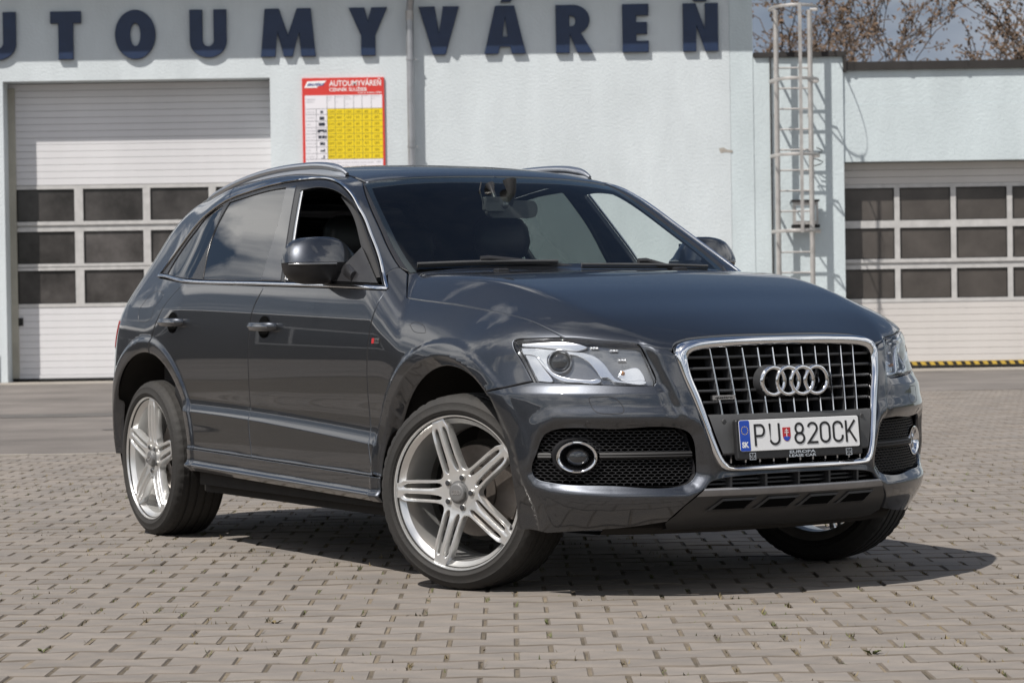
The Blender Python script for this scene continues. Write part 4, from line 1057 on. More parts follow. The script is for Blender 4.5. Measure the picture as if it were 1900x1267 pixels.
glass_mat('clear_glass', (0.80, 0.86, 0.83), ior=1.38, dirt=0.005); glass_mat('tinted_glass', (0.20, 0.23, 0.225), ior=2.4); glass_mat('lamp_glass', (0.93, 0.94, 0.95), ior=1.45)
glass_mat('side_clear', (0.86, 0.90, 0.88))

car = empty('parked_car', (0.539, 9.7748, -0.012), math.radians(-60.188), 'dark grey metallic SUV parked at an angle on the pavers with its front wheels turned', 'car')
A3 = lambda *p: np.array(p, float)
def arc_pts(which, a0, a1, n, R=ARCH_R):
    cx, cz = ARCH[which]
    P_ = [(cx + R * math.cos(math.radians(a)), -0.93, cz + R * math.sin(math.radians(a))) for a in np.linspace(a0, a1, n)]
    return [np.array(P_)]
def XZ(pts, y=-0.92): return np.array([(x, y, z) for x, z in pts], float)
def J(*segs): return [np.array(s, float) for s in segs]
rv = lambda k: np.array(E[k], float)[::-1]
e_ = lambda k: np.array(E[k], float)

# edges shared by neighbouring sheets
door_f = XZ([(-0.530, 1.093), (-0.535, 1.05), (-0.540, 1.01), (-0.555, 0.95), (-0.570, 0.88), (-0.581, 0.77), (-0.578, 0.62), (-0.560, 0.50), (-0.530, 0.394)])
door_m = XZ([(-1.583, 1.125), (-1.615, 1.08), (-1.645, 1.033), (-1.668, 0.96), (-1.679, 0.87), (-1.682, 0.75), (-1.680, 0.58), (-1.665, 0.49), (-1.650, 0.414)])
door_r = XZ([(-2.446, 1.151), (-2.54, 1.105), (-2.623, 1.056), (-2.68, 1.0), (-2.715, 0.95), (-2.735, 0.89), (-2.745, 0.8335)])
belt = e_('belt_lo'); 
def belt_between(xa, xb):
    P_ = belt[np.argsort(belt[:, 0])]; xs = np.linspace(xa, xb, 8)
    return np.stack([xs, np.interp(xs, P_[:, 0], P_[:, 1]), np.interp(xs, P_[:, 0], P_[:, 2])], 1)
sill1 = lambda xa, xb: XZ([(x, float(f_sill1(x))) for x in np.linspace(xa, xb, 8)])
sillb = lambda xa, xb: XZ([(x, float(f_sill2(x)) - 0.03) for x in np.linspace(xa, xb, 8)])
ang = lambda w, x, z: math.degrees(math.atan2(z - ARCH[w][1], x - ARCH[w][0]))
zf = float(f_sill1(-0.5)); a_fb = ang(0, .314, .725); a_fs = 180 - math.degrees(math.asin((zf - .36) / ARCH_R))
zr_ = float(f_sill1(-2.33)); a_rd = ang(1, -2.745, .8335); a_rs = math.degrees(math.asin((zr_ - .36) / ARCH_R))
xr_s = ARCH[1][0] + ARCH_R * math.cos(math.radians(a_rs)); xf_s = ARCH[0][0] + ARCH_R * math.cos(math.radians(a_fs))

def arch_feat(w, a0, a1): return [arc_pts(w, a0, a1, 40, ARCH_R + d)[0] for d in (.012, .062, .066, .0695, .073, .077)]
ledge_feat = [XZ([(x, float(f_ledge(x)) + d) for x in np.linspace(-2.45, -.48, 60)]) for d in (-.008, -.003, 0, .003, .008, .020, .038, .058)] + [XZ([(x, .969 - .0264 * x + d) for x in np.linspace(-2.8, -.5, 30)]) for d in (-.006, 0, .006)]
sill_feat = [XZ([(x, float(f_sill2(x)) + d) for x in np.linspace(-2.45, -.48, 60)]) for d in (-.006, 0, .004, .010, .022)] + [XZ([(x, float(f_sill1(x)) - .004) for x in np.linspace(-2.45, -.48, 40)])]
# fender
hs = e_('hs')[:-1]; hlt = e_('hlt'); hll = e_('hll'); fb = e_('fb'); fb = np.vstack([fb[:2], [(0.355, -.91, .7325), (0.314, -.925, .725)]])
dlo = e_('dlo'); dend = dlo[-1]
seam = on_surf(np.linspace(dlo[5], (-2.5, -.570, 1.588), 6), 'fen')[0]
fender_loop = [np.vstack([e_('cowl')[:1], [dend]]), np.vstack([[dend], door_f[1:]]), np.array([(-0.53, -.93, zf), (xf_s, -.93, zf)])] + arc_pts(0, a_fs, a_fb, 26) + [fb[::-1], hll[::-1], hlt[::-1], e_('hs')[::-1][1:], rv('hv'), rv('cowl2'), rv('cowl')]
fen = panel('fender', fender_loop, 'fen', 'paint', car, both=True, h=0.011, feat=arch_feat(0, 12, 172))
# doors
XB_F, XB_M, XB_R = -0.537, -1.583, -2.446
fd = panel('door', [belt_between(XB_F, XB_M), door_m[1:], sill1(-1.650, -0.530), door_f[::-1][:-1]], 'side', 'paint', car, both=True, h=0.0105, feat=ledge_feat)
rd_loop = [belt_between(XB_M, XB_R), door_r[1:]] + arc_pts(1, a_rd, a_rs, 20) + [sill1(xr_s, -1.650), door_m[::-1][:-1]]
rd = panel('door', rd_loop, 'side', 'paint', car, both=True, h=0.0105, feat=ledge_feat + arch_feat(1, 8, 90))
# sill
sl = panel('sill', [sill1(xf_s, xr_s), np.array([(xr_s, -.93, zr_), (ARCH[1][0] + ARCH_R, -.93, .36), (-2.335, -.93, .325)]), sillb(-2.335, -0.468), np.array([(-0.468, -.93, .30), (ARCH[0][0] - ARCH_R, -.93, .36), (xf_s, -.93, zf)])], 'side', 'paint', car, both=True, h=0.011, feat=sill_feat)
# side frame: pillars and roof edge round the windows, back to the tail
pil = e_('pilR'); dch = [(-1.247, -.592, 1.536), (-1.30, -.588, 1.552), (-1.45, -.585, 1.58), (-1.7, -.582, 1.60), (-2.1, -.578, 1.605), (-2.5, -.570, 1.588), (-2.85, -.56, 1.55), (-3.05, -.553, 1.52)]
sf = panel('pillar', [dlo[5:], np.vstack([dend[None], e_('cowl')[:1]]), e_('cowl'), pil[::-1], np.array(dch[:6]), seam[::-1]], 'fen', 'paint', car, both=True, h=0.012)
tail_x = [(-3.05, -.553, 1.52), (-3.10, -.60, 1.45), (-3.20, -.68, 1.33), (-3.32, -.74, 1.20), (-3.42, -.78, 1.08), (-3.46, -.78, .97)]
tail_b = [(-3.46, -.78, .97), (-3.475, -.79, .80), (-3.49, -.79, .62), (-3.47, -.79, .42), (-3.42, -.79, .36)]
q_arch = arc_pts(1, 180, a_rd, 18)
belt_rear = np.array([tuple(dlo[0]), (-2.85, -.84, 1.180), (-2.72, -.86, 1.170), (-2.58, -.88, 1.160), (-2.446, -.892, 1.151)])
quarter_loop = [dlo[:6], seam, np.array(dch[5:]), np.array(tail_x), np.array(tail_b), np.array([(-3.42, -.79, .36), (-3.285, -.90, .36)])] + q_arch + [door_r[::-1], belt_rear[::-1][:-1]]
qp = panel('quarter_panel', quarter_loop, 'rq', 'paint', car, both=True, h=0.012, feat=arch_feat(1, 80, 175))
# tail
tl = [(-3.46, -.78, .97), (-3.55, -.60, .97), (-3.60, -.3, .97), (-3.61, 0, .97)]
panel('tailgate', [np.array([(-3.05, -.553, 1.52), (-3.08, -.3, 1.54), (-3.09, 0, 1.545)]), np.array([(-3.09, 0, 1.545), (-3.70, 0, .55)]), np.array([(-3.7, 0, .55), (-3.6, -.55, .55), (-3.49, -.79, .60)]), np.array(tail_b[:3])[::-1], np.array(tail_x)[::-1]], 'rear', 'paint', car, half=True, h=0.03)
panel('rear_window', [np.array([(-3.12, -.50, 1.45), (-3.12, 0, 1.47)]), np.array([(-3.12, 0, 1.47), (-3.36, 0, 1.15)]), np.array([(-3.36, 0, 1.15), (-3.30, -.62, 1.15)]), np.array([(-3.30, -.62, 1.15), (-3.12, -.50, 1.45)])], 'rear', 'gloss_black', car, half=True, h=0.04, off=.004)
panel('rear_bumper', [np.array([(-3.47, -.79, .545), (-3.6, -.5, .545), (-3.7, 0, .545)]), np.array([(-3.7, 0, .545), (-3.6, 0, .30)]), np.array([(-3.6, 0, .30), (-3.45, -.78, .30)]), np.array([(-3.45, -.78, .30), (-3.47, -.79, .545)])], 'rear', 'black_trim', car, half=True, h=0.04)
panel('tail_lamp', [np.array([(-3.20, -.925, .985), (-3.33, -.85, 1.00), (-3.40, -.79, 1.01)]), np.array([(-3.40, -.79, 1.01), (-3.46, -.74, .85)]), np.array([(-3.46, -.74, .85), (-3.36, -.87, .83), (-3.26, -.915, .86)]), np.array([(-3.26, -.915, .86), (-3.20, -.925, .985)])], 'rq', 'tail_red', car, both=True, h=0.02, off=0.004)
# roof and hood
roof_e = [(-1.252, -.575, 1.54), (-1.24, -.40, 1.56), (-1.225, -.2, 1.572), (-1.222, 0, 1.575)]
panel('roof', [np.array(roof_e)[::-1], np.array([(-1.252, -.575, 1.54), (-1.45, -.572, 1.58), (-2.1, -.566, 1.605), (-2.85, -.548, 1.55), (-3.04, -.54, 1.52)]), np.array([(-3.04, -.54, 1.52), (-3.08, -.25, 1.54), (-3.085, 0, 1.545)]), np.array([(-3.085, 0, 1.545), (-1.222, 0, 1.575)])], 'top', 'paint', car, half=True, h=0.025, inset=0.0)
hf_ = e_('hoodfront').copy(); hf_[-1] = (0.786, 0, 0.915)
hood_rear = np.array([(-0.584, -.739, 1.155), (-0.565, -.60, 1.158), (-0.545, -.40, 1.158), (-0.525, -.2, 1.158), (-0.52, 0, 1.158)])
hve = e_('hv_edge').copy(); hve[0] = e_('hltop')[0]
hood_loop = [np.array([(-0.52, 0, 1.158), (0.786, 0, 0.915)]), hf_[::-1], np.vstack([hf_[:1], hve[::-1][1:]]), e_('hltop'), rv('hs')[1:], rv('hv'), hood_rear]
panel('hood', hood_loop, 'top', 'paint', car, half=True, h=0.014, inset=0.0012)
# front bumper
gout = np.array([(0.80, 0, .452), (.80, -.184, .452), (.80, -.266, .453), (.80, -.302, .458), (.80, -.322, .478), (.80, -.354, .547), (.80, -.393, .688), (.80, -.414, .755), (.80, -.428, .816), (.80, -.434, .852)])
def front_pts(P_): return on_surf(np.array(P_, float), 'front')[0]
slot_top = front_pts([(.9, 0, .433), (.9, -.20, .430), (.9, -.27, .426), (.9, -.322, .420), (.9, -.35, .410), (.9, -.366, .390)])
bot = np.array([(0.30, -.86, .245), (0.417, -.80, .238), (0.485, -.782, .235), (0.602, -.70, .245), (0.695, -.583, .256), (.775, -.462, .275)])
sk_e = front_pts([(.777, -.462, .276), (.83, -.432, .33), (.866, -.392, .372), (.873, -.372, .388)])
a_b0 = ang(0, .305, .245); 
bump_loop = [slot_top[::-1], np.array([(0.91, 0, .433), (0.905, 0, .452)]), front_pts(gout), np.vstack([front_pts(gout)[-1:], hve[::-1]]), rv('hli'), rv('hlb'), fb] + arc_pts(0, a_fb, ang(0, .46, .245), 22) + [np.array([(0.46, -.84, .245), (0.485, -.782, .238)]), bot[2:], sk_e, np.vstack([sk_e[-1:], slot_top[-1:]])]
fogP = np.array([(0, -a, z) for a, z in FOG])
def fog_segs(P_):
    P3 = on_surf(P_ + A3(0.7, 0, 0), 'obl')[0] if False else cast(P_ + A3(1.2, 0, 0), (-1, 0, 0), 0.1, 1.2, .01)
    return [np.vstack([P3[-2:], P3[:3]]), P3[2:5], P3[4:7], P3[6:10], P3[9:13], P3[12:14]] if False else [np.vstack([P3, P3[:1]])]
bumper = panel('bumper', bump_loop, 'obl', 'paint', car, half=True, h=0.011, feat=arch_feat(0, -12, 50), holes=[fog_segs(fogP)])

for sgn in (1, -1):
    gp, gn = on_surf(crom(np.array(dch), .05), 'fen', -.006); b = MB(); V = []
    for p in gp: V += [(p[0], (p[1] - .02) * sgn, p[2] - .010), (p[0], (p[1] + .025) * sgn, p[2] - .004)]
    b.add(V, [(2 * i, 2 * i + 1, 2 * i + 3, 2 * i + 2) for i in range(len(gp) - 1)]); b.build('roof_channel', 'black_trim', car)
# ---- windscreen and side glass
wsR = e_('wsR')
ws_in = np.array([(-1.222, 0, 1.575)] + [(p[0] , p[1], p[2]) for p in np.array(roof_e)[::-1][1:-1]])
ws_loop = [np.vstack([[(-1.235, 0, 1.575)], np.array([(-1.24, -.2, 1.57), (-1.248, -.40, 1.56)]), wsR[:1]]), wsR, np.array([tuple(wsR[-1]), (-0.56, -.60, 1.15), (-0.52, -.3, 1.15), (-0.50, 0, 1.15)]), np.array([(-0.50, 0, 1.15), (-1.235, 0, 1.575)])]
panel('windscreen', ws_loop, 'glass', 'clear_glass', car, half=True, h=0.03, off=-.003, depth=0.006, inset=0.0)
# black rubber between windscreen and pillar
rub = panel('screen_seal', [pil, np.vstack([pil[-1:], wsR[-1:]]), wsR[::-1], np.vstack([wsR[:1], pil[:1]])], 'fen', 'black_trim', car, off=-.001, both=True, h=0.012, inset=0.0005)
bandw = 0.035   # printed black band round the windscreen
wi = wsR.copy(); wi[:, 1] += np.linspace(.022, .03, len(wi)); 
wi3 = on_surf(wi, 'glass')[0]
panel('screen_band', [wsR[::-1], np.vstack([wsR[:1], wi3[:1]]), wi3, np.vstack([wi3[-1:], wsR[-1:]])], 'glass', 'gloss_black', car, off=-.006, both=True, h=0.012, inset=0.0, depth=.003)
panel('screen_band', [np.array([(-1.235, 0, 1.575), (-1.24, -.2, 1.57), (-1.248, -.40, 1.56), (-1.245, -.588, 1.536)]), np.array([(-1.245, -.588, 1.536), (-1.20, -.59, 1.51)]), np.array([(-1.20, -.59, 1.51), (-1.19, -.4, 1.53), (-1.16, 0, 1.535)]), np.array([(-1.16, 0, 1.535), (-1.235, 0, 1.575)])], 'glass', 'gloss_black', car, off=-.006, half=True, h=0.02, inset=0.0, depth=.003)

# black window frame with the openings, then the panes
def segs(k): return [np.array(s, float) for s in E[k]]
dlo_in = dlo.copy()
uv_, _t = uv_of(dlo, 'side')
wf_loop = [dlo, np.array([tuple(dlo[-1]), (-0.576, -.861, 1.108)]), np.array([(-0.576, -.861, 1.108)] + [tuple(p) for p in e_('belt_hi')[::-1][1:]]), np.array([tuple(e_('belt_hi')[0]), tuple(dlo[0])])]
panel('window_frame', wf_loop, 'side', 'frame_black', car, off=-.002, both=True, h=0.012, inset=0.004, holes=[segs('qglass'), segs('rglass'), segs('fopen')], depth=.022)
panel('window', segs('qglass'), 'side', 'tinted_glass', car, off=-.006, both=True, h=0.02, inset=-.003, depth=.004)
panel('window', segs('rglass'), 'side', 'tinted_glass', car, off=-.006, both=True, h=0.02, inset=-.003, depth=.004)
panel('pillar_trim', segs('bpil'), 'side', 'gloss_black', car, off=.0012, both=True, h=0.014, inset=.002, depth=.006)
# strips of bright metal: window surround and belt
def strip(name, P_, wdt, m, off=0.002, hgt=0.004, proj='side', parent=None, both=True, n=5, taper=False, rs=0.02):
    """a rounded bead that follows the body along a 3D line"""
    P3 = crom(np.array(P_, float), rs); S3, nn = on_surf(P3, proj, off)
    t = np.gradient(S3, axis=0); t /= np.linalg.norm(t, axis=1)[:, None]; s_ = np.cross(nn, t)
    k = len(S3); V = []; Fc = []; prof = [(-1, -0.6), (-1, .35), (-.55, 1), (.55, 1), (1, .35), (1, -0.6)]
    for i in range(k):
        ww = wdt * (min(1, .25 + min(i, k - 1 - i) * .25) if taper else 1)
        for a, b in prof: V.append(S3[i] + s_[i] * a * ww / 2 + nn[i] * b * hgt)
    m_ = len(prof)
    for i in range(k - 1):
        for j in range(m_ - 1): Fc.append((i * m_ + j, i * m_ + j + 1, (i + 1) * m_ + j + 1, (i + 1) * m_ + j))
    Fc += [tuple(range(m_)), tuple((k - 1) * m_ + j for j in range(m_))]
    out = []
    for sgn in ((1, -1) if both else (1,)):
        b = MB(); b.add([(v[0], v[1] * sgn, v[2]) for v in V], Fc); out.append(b.build(name, m, parent or car, 40))
    return out
strip('window_surround', dlo, 0.011, 'chrome')
bm_ = (e_('belt_lo') + e_('belt_hi')) / 2; bm_[-1] = (-0.545, -.856, 1.1)
strip('belt_moulding', np.vstack([[tuple(dlo[0])], bm_]), 0.0145, 'chrome')
fo = segs('fopen')
fr_ = fo[2].copy(); fr_[:, 0] += 0.012
strip('window_channel', fr_, 0.016, 'satin_alu', off=-.004)

# ---- grille
def gx(a, z): return 0.925 - 0.165 * (z - 0.467) - 0.05 * (z - .467) ** 2 - (0.27 * a ** 2 + 0.34 * a ** 4)
g_o = [(0, .9075), (.10, .9075), (.20, .907), (.304, .903), (.366, .896), (.407, .883), (.427, .862), (.431, .842), (.427, .816), (.414, .755), (.393, .688), (.354, .547), (.330, .478), (.318, .462), (.302, .454), (.266, .450), (.184, .449), (0, .449)]
g_i = [(0, .8755), (.10, .875), (.20, .873), (.31, .867), (.350, .862), (.375, .855), (.389, .842), (.391, .824), (.383, .767), (.3655, .711), (.341, .607), (.313, .510), (.303, .489), (.293, .478), (.278, .473), (.23, .472), (.15, .472), (0, .472)]
def resamp(P_, n):
    P_ = np.array(P_, float); q = crom(P_, 0.006); d = np.r_[0, np.cumsum(np.linalg.norm(np.diff(q, axis=0), axis=1))]
    t = np.linspace(0, d[-1], n); return np.stack([np.interp(t, d, q[:, 0]), np.interp(t, d, q[:, 1])], 1)
grille = empty('grille'); grille.parent = car
def full_ring(P_): return np.vstack([P_, (P_ * A3(-1, 1)[None, :2] if False else np.stack([-P_[:, 0], P_[:, 1]], 1))[::-1][1:-1]])
O_ = full_ring(resamp(g_o, 70)); I_ = full_ring(resamp(g_i, 70)); m_ = len(O_)
V = []; prof = [(0, -.030), (0, .004), (.10, .012), (.35, .0165), (.7, .0135), (.93, .006), (1, -.002), (1, -.05)]
for i in range(m_):
    for f, h in prof:
        p = O_[i] * (1 - f) + I_[i] * f; V.append((gx(abs(p[0]), p[1]) + h, p[0], p[1]))
k = len(prof); Fc = [(i * k + j, i * k + j + 1, ((i + 1) % m_) * k + j + 1, ((i + 1) % m_) * k + j) for i in range(m_) for j in range(k - 1)]
b = MB(); b.add(V, Fc); b.build('grille_frame', 'chrome', grille, 50)
b = MB(); b.prism([(p[0], p[1]) for p in I_], 0.75, 0.765, lambda u, v, h: (h, u, v)); b.build('grille_backing', 'dark_inside', grille)
# plate bracket panel across the lower third
def gwid(z): Pi = resamp(g_i, 200); Pi = Pi[Pi[:, 1] < .85]; return float(np.interp(z, Pi[::-1, 1], Pi[::-1, 0]))
zc_t, zc_b = .642, .505
V = []; ys = np.linspace(-1, 1, 25)
rows = [(zc_t, -.03), (zc_t, .004), (zc_t - .008, .008), (.575, .008), (zc_b + .006, .008), (zc_b, .004), (zc_b, -.03)]
for z, h in rows:
    for u in ys: a = u * (gwid(z) - .002); V.append((gx(abs(a), z) + h, a, z))
b = MB(); b.add(V, [(r * 25 + i, r * 25 + i + 1, (r + 1) * 25 + i + 1, (r + 1) * 25 + i) for r in range(len(rows) - 1) for i in range(24)]); b.build('plate_panel', 'grey_plastic', grille, 30)
for zz in (.838, .800, .762, .723, .684):
    b = MB(); W_ = gwid(zz) - .003; V = []
    for u in ys:
        a = u * W_; x = gx(abs(a), zz)
        V += [(x - .052, a, zz + .001), (x - .012, a, zz + .0045), (x - .010, a, zz), (x - .012, a, zz - .0045)]
    b.add(V, [(i * 4 + j, i * 4 + j + 1, i * 4 + 4 + j + 1, i * 4 + 4 + j) for i in range(24) for j in range(3)]); b.build('grille_slat', 'bar_side', grille, 40)
zz = .490
for i in range(-5, 6):
    def bar_x(z): return i * (.0612 - (.87 - z) * .016)
    zs = np.linspace(.868, zc_t - .004, 12); V = []
    for z in zs:
        a = bar_x(z); x = gx(abs(a), z) - .004
        for dy, dx in ((-.0032, -.046), (-.0032, -.006), (-.0022, -.001), (0, .001), (.0022, -.001), (.0032, -.006), (.0032, -.046)): V.append((x + dx, a + dy, z))
    sideF = [(r * 7 + j, r * 7 + j + 1, r * 7 + 7 + j + 1, r * 7 + 7 + j) for r in range(11) for j in (0, 5)]
    frontF = [(r * 7 + j, r * 7 + j + 1, r * 7 + 7 + j + 1, r * 7 + 7 + j) for r in range(11) for j in (1, 2, 3, 4)]
    b = MB(); b.add(V, frontF + [(0, 1, 2, 3, 4, 5, 6)]); b.build('grille_bar', 'chrome', grille, 60)
    b = MB(); b.add(V, sideF); b.build('bar_fin', 'bar_side', grille)
    b = MB(); a = bar_x(.49); x = gx(abs(a), .49); b.box(x - .04, x - .006, a - .003, a + .003, .476, .504); b.build('grille_bar', 'satin_alu', grille)
for s_ in (1, -1):
    b = MB(); a = s_ * .294; b.lathe([(0, .0105), (.007, .0105), (.0085, .009), (.0085, 0)], 'x', 20, (gx(.294, .619), a, .619)); b.build('parking_sensor', 'grey_plastic', grille, 40)
# four rings
ZE = .752; 
rc = [(-.0985 + .0597 * k) for k in range(4)]
for k, yc in enumerate(rc):
    x0 = gx(abs(yc), ZE) + .030
    b = MB(); b.lathe([(.0390, -.045), (.0390, -.004), (.0400, 0), (.0430, .0042), (.0475, .0052), (.0510, .0038), (.0535, 0), (.0550, -.006)], 'x', 48, (x0 + .001 * k, yc, ZE)); b.build('emblem_ring', 'satin_alu' if False else 'chrome', grille, 60)
    b = MB(); b.lathe([(.0552, -.005), (.0560, -.045), (.0400, -.046), (.0400, -.008)], 'x', 48, (x0 + .001 * k, yc, ZE)); b.build('emblem_mount', 'bar_side', grille, 40)
def flat_text(name, s, size, at, dirx, diry, m, parent, bold=0.0, width=None, depth=0.0, centre=False):
    """writing laid flat in a plane: at + u*dirx + v*diry"""
    V, Fc = text_mesh(s, size, bold)
    u0, u1 = V[:, 0].min(), V[:, 0].max(); k = width / (u1 - u0) if width else 1.0
    at = np.array(at, float); dx = np.array(dirx, float); dy = np.array(diry, float)
    b = MB(); b.add([at + dx * ((p[0] - (u0 + u1) / 2 if centre else p[0] - u0) * k) + dy * p[1] for p in V], Fc); return b.build(name, m, parent, fix=False)
# small script badge on the grille
yb = -.283; xb = gx(.283, .700) + .006
b = MB(); b.box(xb - .012, xb, yb - .047, yb + .047, .693, .708); b.build('badge', 'satin_alu', grille)
flat_text('badge_script', 'quattro', .0125, (xb + .0006, yb, .6965), (0, 1, 0), (0, 0, 1), 'plate_black', grille, .0004, .072, centre=True)

# ---- number plate
plate = empty('number_plate'); plate.parent = car
plate.location = (gx(.0, .569) + .018, -.010, .569); plate.rotation_euler = (0, math.radians(-6), 0)
def rrect(w, h, r, n=5):
    o = []
    for cx, cy, a0 in ((w / 2 - r, h / 2 - r, 0), (-w / 2 + r, h / 2 - r, 90), (-w / 2 + r, -h / 2 + r, 180), (w / 2 - r, -h / 2 + r, 270)):
        o += [(cx + r * math.cos(math.radians(a0 + 90 * i / n)), cy + r * math.sin(math.radians(a0 + 90 * i / n))) for i in range(n + 1)]
    return o
TX = lambda u, v, h: (h, u, v)
b = MB(); b.prism([(u, v - .012) for u, v in rrect(.531, .138, .008)], -.018, 0.002, TX, bevel=.003); b.build('plate_holder', 'plate_black', plate)
b = MB(); b.prism(rrect(.508, .107, .008), .002, .0042, TX, bevel=.001); b.build('plate_sheet', 'plate_white', plate)
b = MB(); b.prism([(u - .233, v) for u, v in rrect(.042, .105, .006)], .0042, .0050, TX); b.build('euro_band', 'plate_blue', plate)
st = MB()
for i in range(12):
    a = 2 * PI * i / 12; cx, cy = -.233 + .0135 * math.cos(a), .018 + .0135 * math.sin(a)
    st.add([(.0054, cx + (.0026 if q % 2 == 0 else .0011) * math.sin(PI * q / 5), cy + (.0026 if q % 2 == 0 else .0011) * math.cos(PI * q / 5)) for q in range(10)], [tuple(range(10))])
st.build('star_circle', 'euro_yellow', plate, fix=False)
flat_text('country_code', 'SK', .026, (.0054, -.233, -.040), (0, 1, 0), (0, 0, 1), 'plate_white', plate, .0012, .029, centre=True)
def ribbon(b, pts, wd, y0, closed=False):
    """a flat stroke with square ends along a polyline in (u, v)"""
    P_ = np.array(pts, float); n = len(P_); Lp = []; Rp = []
    for i in range(n):
        if closed: t0 = P_[i] - P_[i - 1]; t1 = P_[(i + 1) % n] - P_[i]
        else: t0 = P_[i] - P_[max(i - 1, 0)]; t1 = P_[min(i + 1, n - 1)] - P_[i]
        if not t0.any(): t0 = t1
        if not t1.any(): t1 = t0
        t0 = t0 / np.linalg.norm(t0); t1 = t1 / np.linalg.norm(t1); n0 = np.array((-t0[1], t0[0])); n1 = np.array((-t1[1], t1[0])); bb = n0 + n1; bb = bb * 2 / max(bb @ bb, .6)
        Lp.append(P_[i] + bb * wd / 2); Rp.append(P_[i] - bb * wd / 2)
    k = len(b.V); V = []
    for h, ins in ((.0042, 0), (.0056, .0), ): 
        V += [(h, *p) for p in Lp] + [(h, *p) for p in Rp]
    Fc = []
    for i in range(n if closed else n - 1):
        j = (i + 1) % n; Fc += [(2 * n + i, 2 * n + j, 3 * n + j, 3 * n + i), (i, j, 2 * n + j, 2 * n + i), (n + i, n + j, 3 * n + j, 3 * n + i)]
    if not closed:
        for i in (0, n - 1): Fc.append((i, n + i, 3 * n + i, 2 * n + i))
    b.add(V, Fc)
def ell(cx, cy, rx, ry, a0, a1, n=14): return [(cx + rx * math.cos(math.radians(a)), cy + ry * math.sin(math.radians(a))) for a in np.linspace(a0, a1, n)]
H_ = .075; hw = .019; sw = .0078; hh = H_ / 2 - sw / 2
GP = {'P': [([(-hw, -hh - sw / 2), (-hw, hh), (0.004, hh)] + ell(.004, hh - .0185, hw - .004, .0185, 90, -90, 12) + [(-hw, hh - .037)], False)],
      'U': [([(-hw, hh + sw / 2), (-hw, -hh + .017)] + ell(0, -hh + .017, hw, .017, 180, 360, 14) + [(hw, hh + sw / 2)], False)],
      '8': [(ell(0, .0165, hw - .003, hh - .0165, -90, 270, 24)[:-1], True), (ell(0, -.0165, hw, hh - .0165 + .0, 90, 450, 24)[:-1], True)],
      '2': [(ell(0, hh - .0175, hw, .0175, 165, -20, 14) + [(hw - .006, 0.002), (-hw, -hh), (hw + .002, -hh)], False)],
      '0': [([(hw, -hh + .017), (hw, hh - .017)] + ell(0, hh - .017, hw, .017, 0, 180, 12)[1:] + ell(0, -hh + .017, hw, .017, 180, 360, 12)[:-1], True)],
      'C': [([(hw, hh - .021)] + ell(0, hh - .017, hw, .017, 0, 180, 12) + ell(0, -hh + .017, hw, .017, 180, 360, 12) + [(hw, -hh + .021)], False)],
      'K': [([(-hw, -hh - sw / 2), (-hw, hh + sw / 2)], False), ([(hw + .001, hh + sw / 2), (-hw + .004, -.004)], False), ([(-hw + .011, .007), (hw + .003, -hh - sw / 2)], False)]}
for ch, u in zip('PU820CK', (-.171, -.1085, -.0035, .053, .1065, .162, .217)):
    b = MB()
    for pts, cl in GP[ch]: ribbon(b, [(p[0] + u, p[1] + .001) for p in pts], sw, 0, cl)
    b.build('plate_character', 'plate_black', plate)
shp = [(-.0165, .022), (.0165, .022), (.0165, -.006)] + ell(0, -.006, .0165, .020, 0, -180, 14)[1:]
b = MB(); b.prism([(u - .058, v + .001) for u, v in shp], .0042, .0050, TX); b.build('coat_of_arms', 'shield_red', plate)
b = MB(); b.prism([(-.058 + u, v + .001) for u, v in [(-.0150, -.012), (-.006, -.009), (0, -.0075), (.006, -.009), (.0150, -.012)] + ell(0, -.008, .0145, .0165, -15, -165, 10)], .0050, .0054, TX); b.build('coat_of_arms_hills', 'plate_blue', plate)
b = MB()
for (u0, u1, v0, v1) in ((-.0012, .0012, -.010, .019), (-.007, .007, .011, .0132), (-.009, .009, .004, .0064)): b.box(.0050, .0058, -.058 + u0, -.058 + u1, v0, v1)
b.build('coat_of_arms_cross', 'plate_white', plate)
flat_text('holder_print', 'EUROPA', .0135, (.0026, .006, -.067), (0, 1, 0), (0, 0, 1), 'lamp_silver', plate, .0003, .110, centre=True)
flat_text('holder_print', 'LEASE CAR', .0125, (.0026, .006, -.0795), (0, 1, 0), (0, 0, 1), 'lamp_silver', plate, .0003, .115, centre=True)
for u in (-.205, .205):
    b = MB()
    for (u0, u1, v0, v1) in ((-.013, .013, .010, .0118), (-.013, .013, -.0118, -.010), (-.013, -.0112, -.010, .010), (.0112, .013, -.010, .010), (-.0006, .0006, -.010, .010), (-.009, -.004, -.003, -.001), (.004, .009, -.003, -.001), (-.009, -.0075, -.005, .005), (.0075, .009, -.005, .005)): b.box(.002, .003, u + u0, u + u1, -.071 + v0, -.071 + v1)
    b.build('holder_logo', 'lamp_silver', plate)

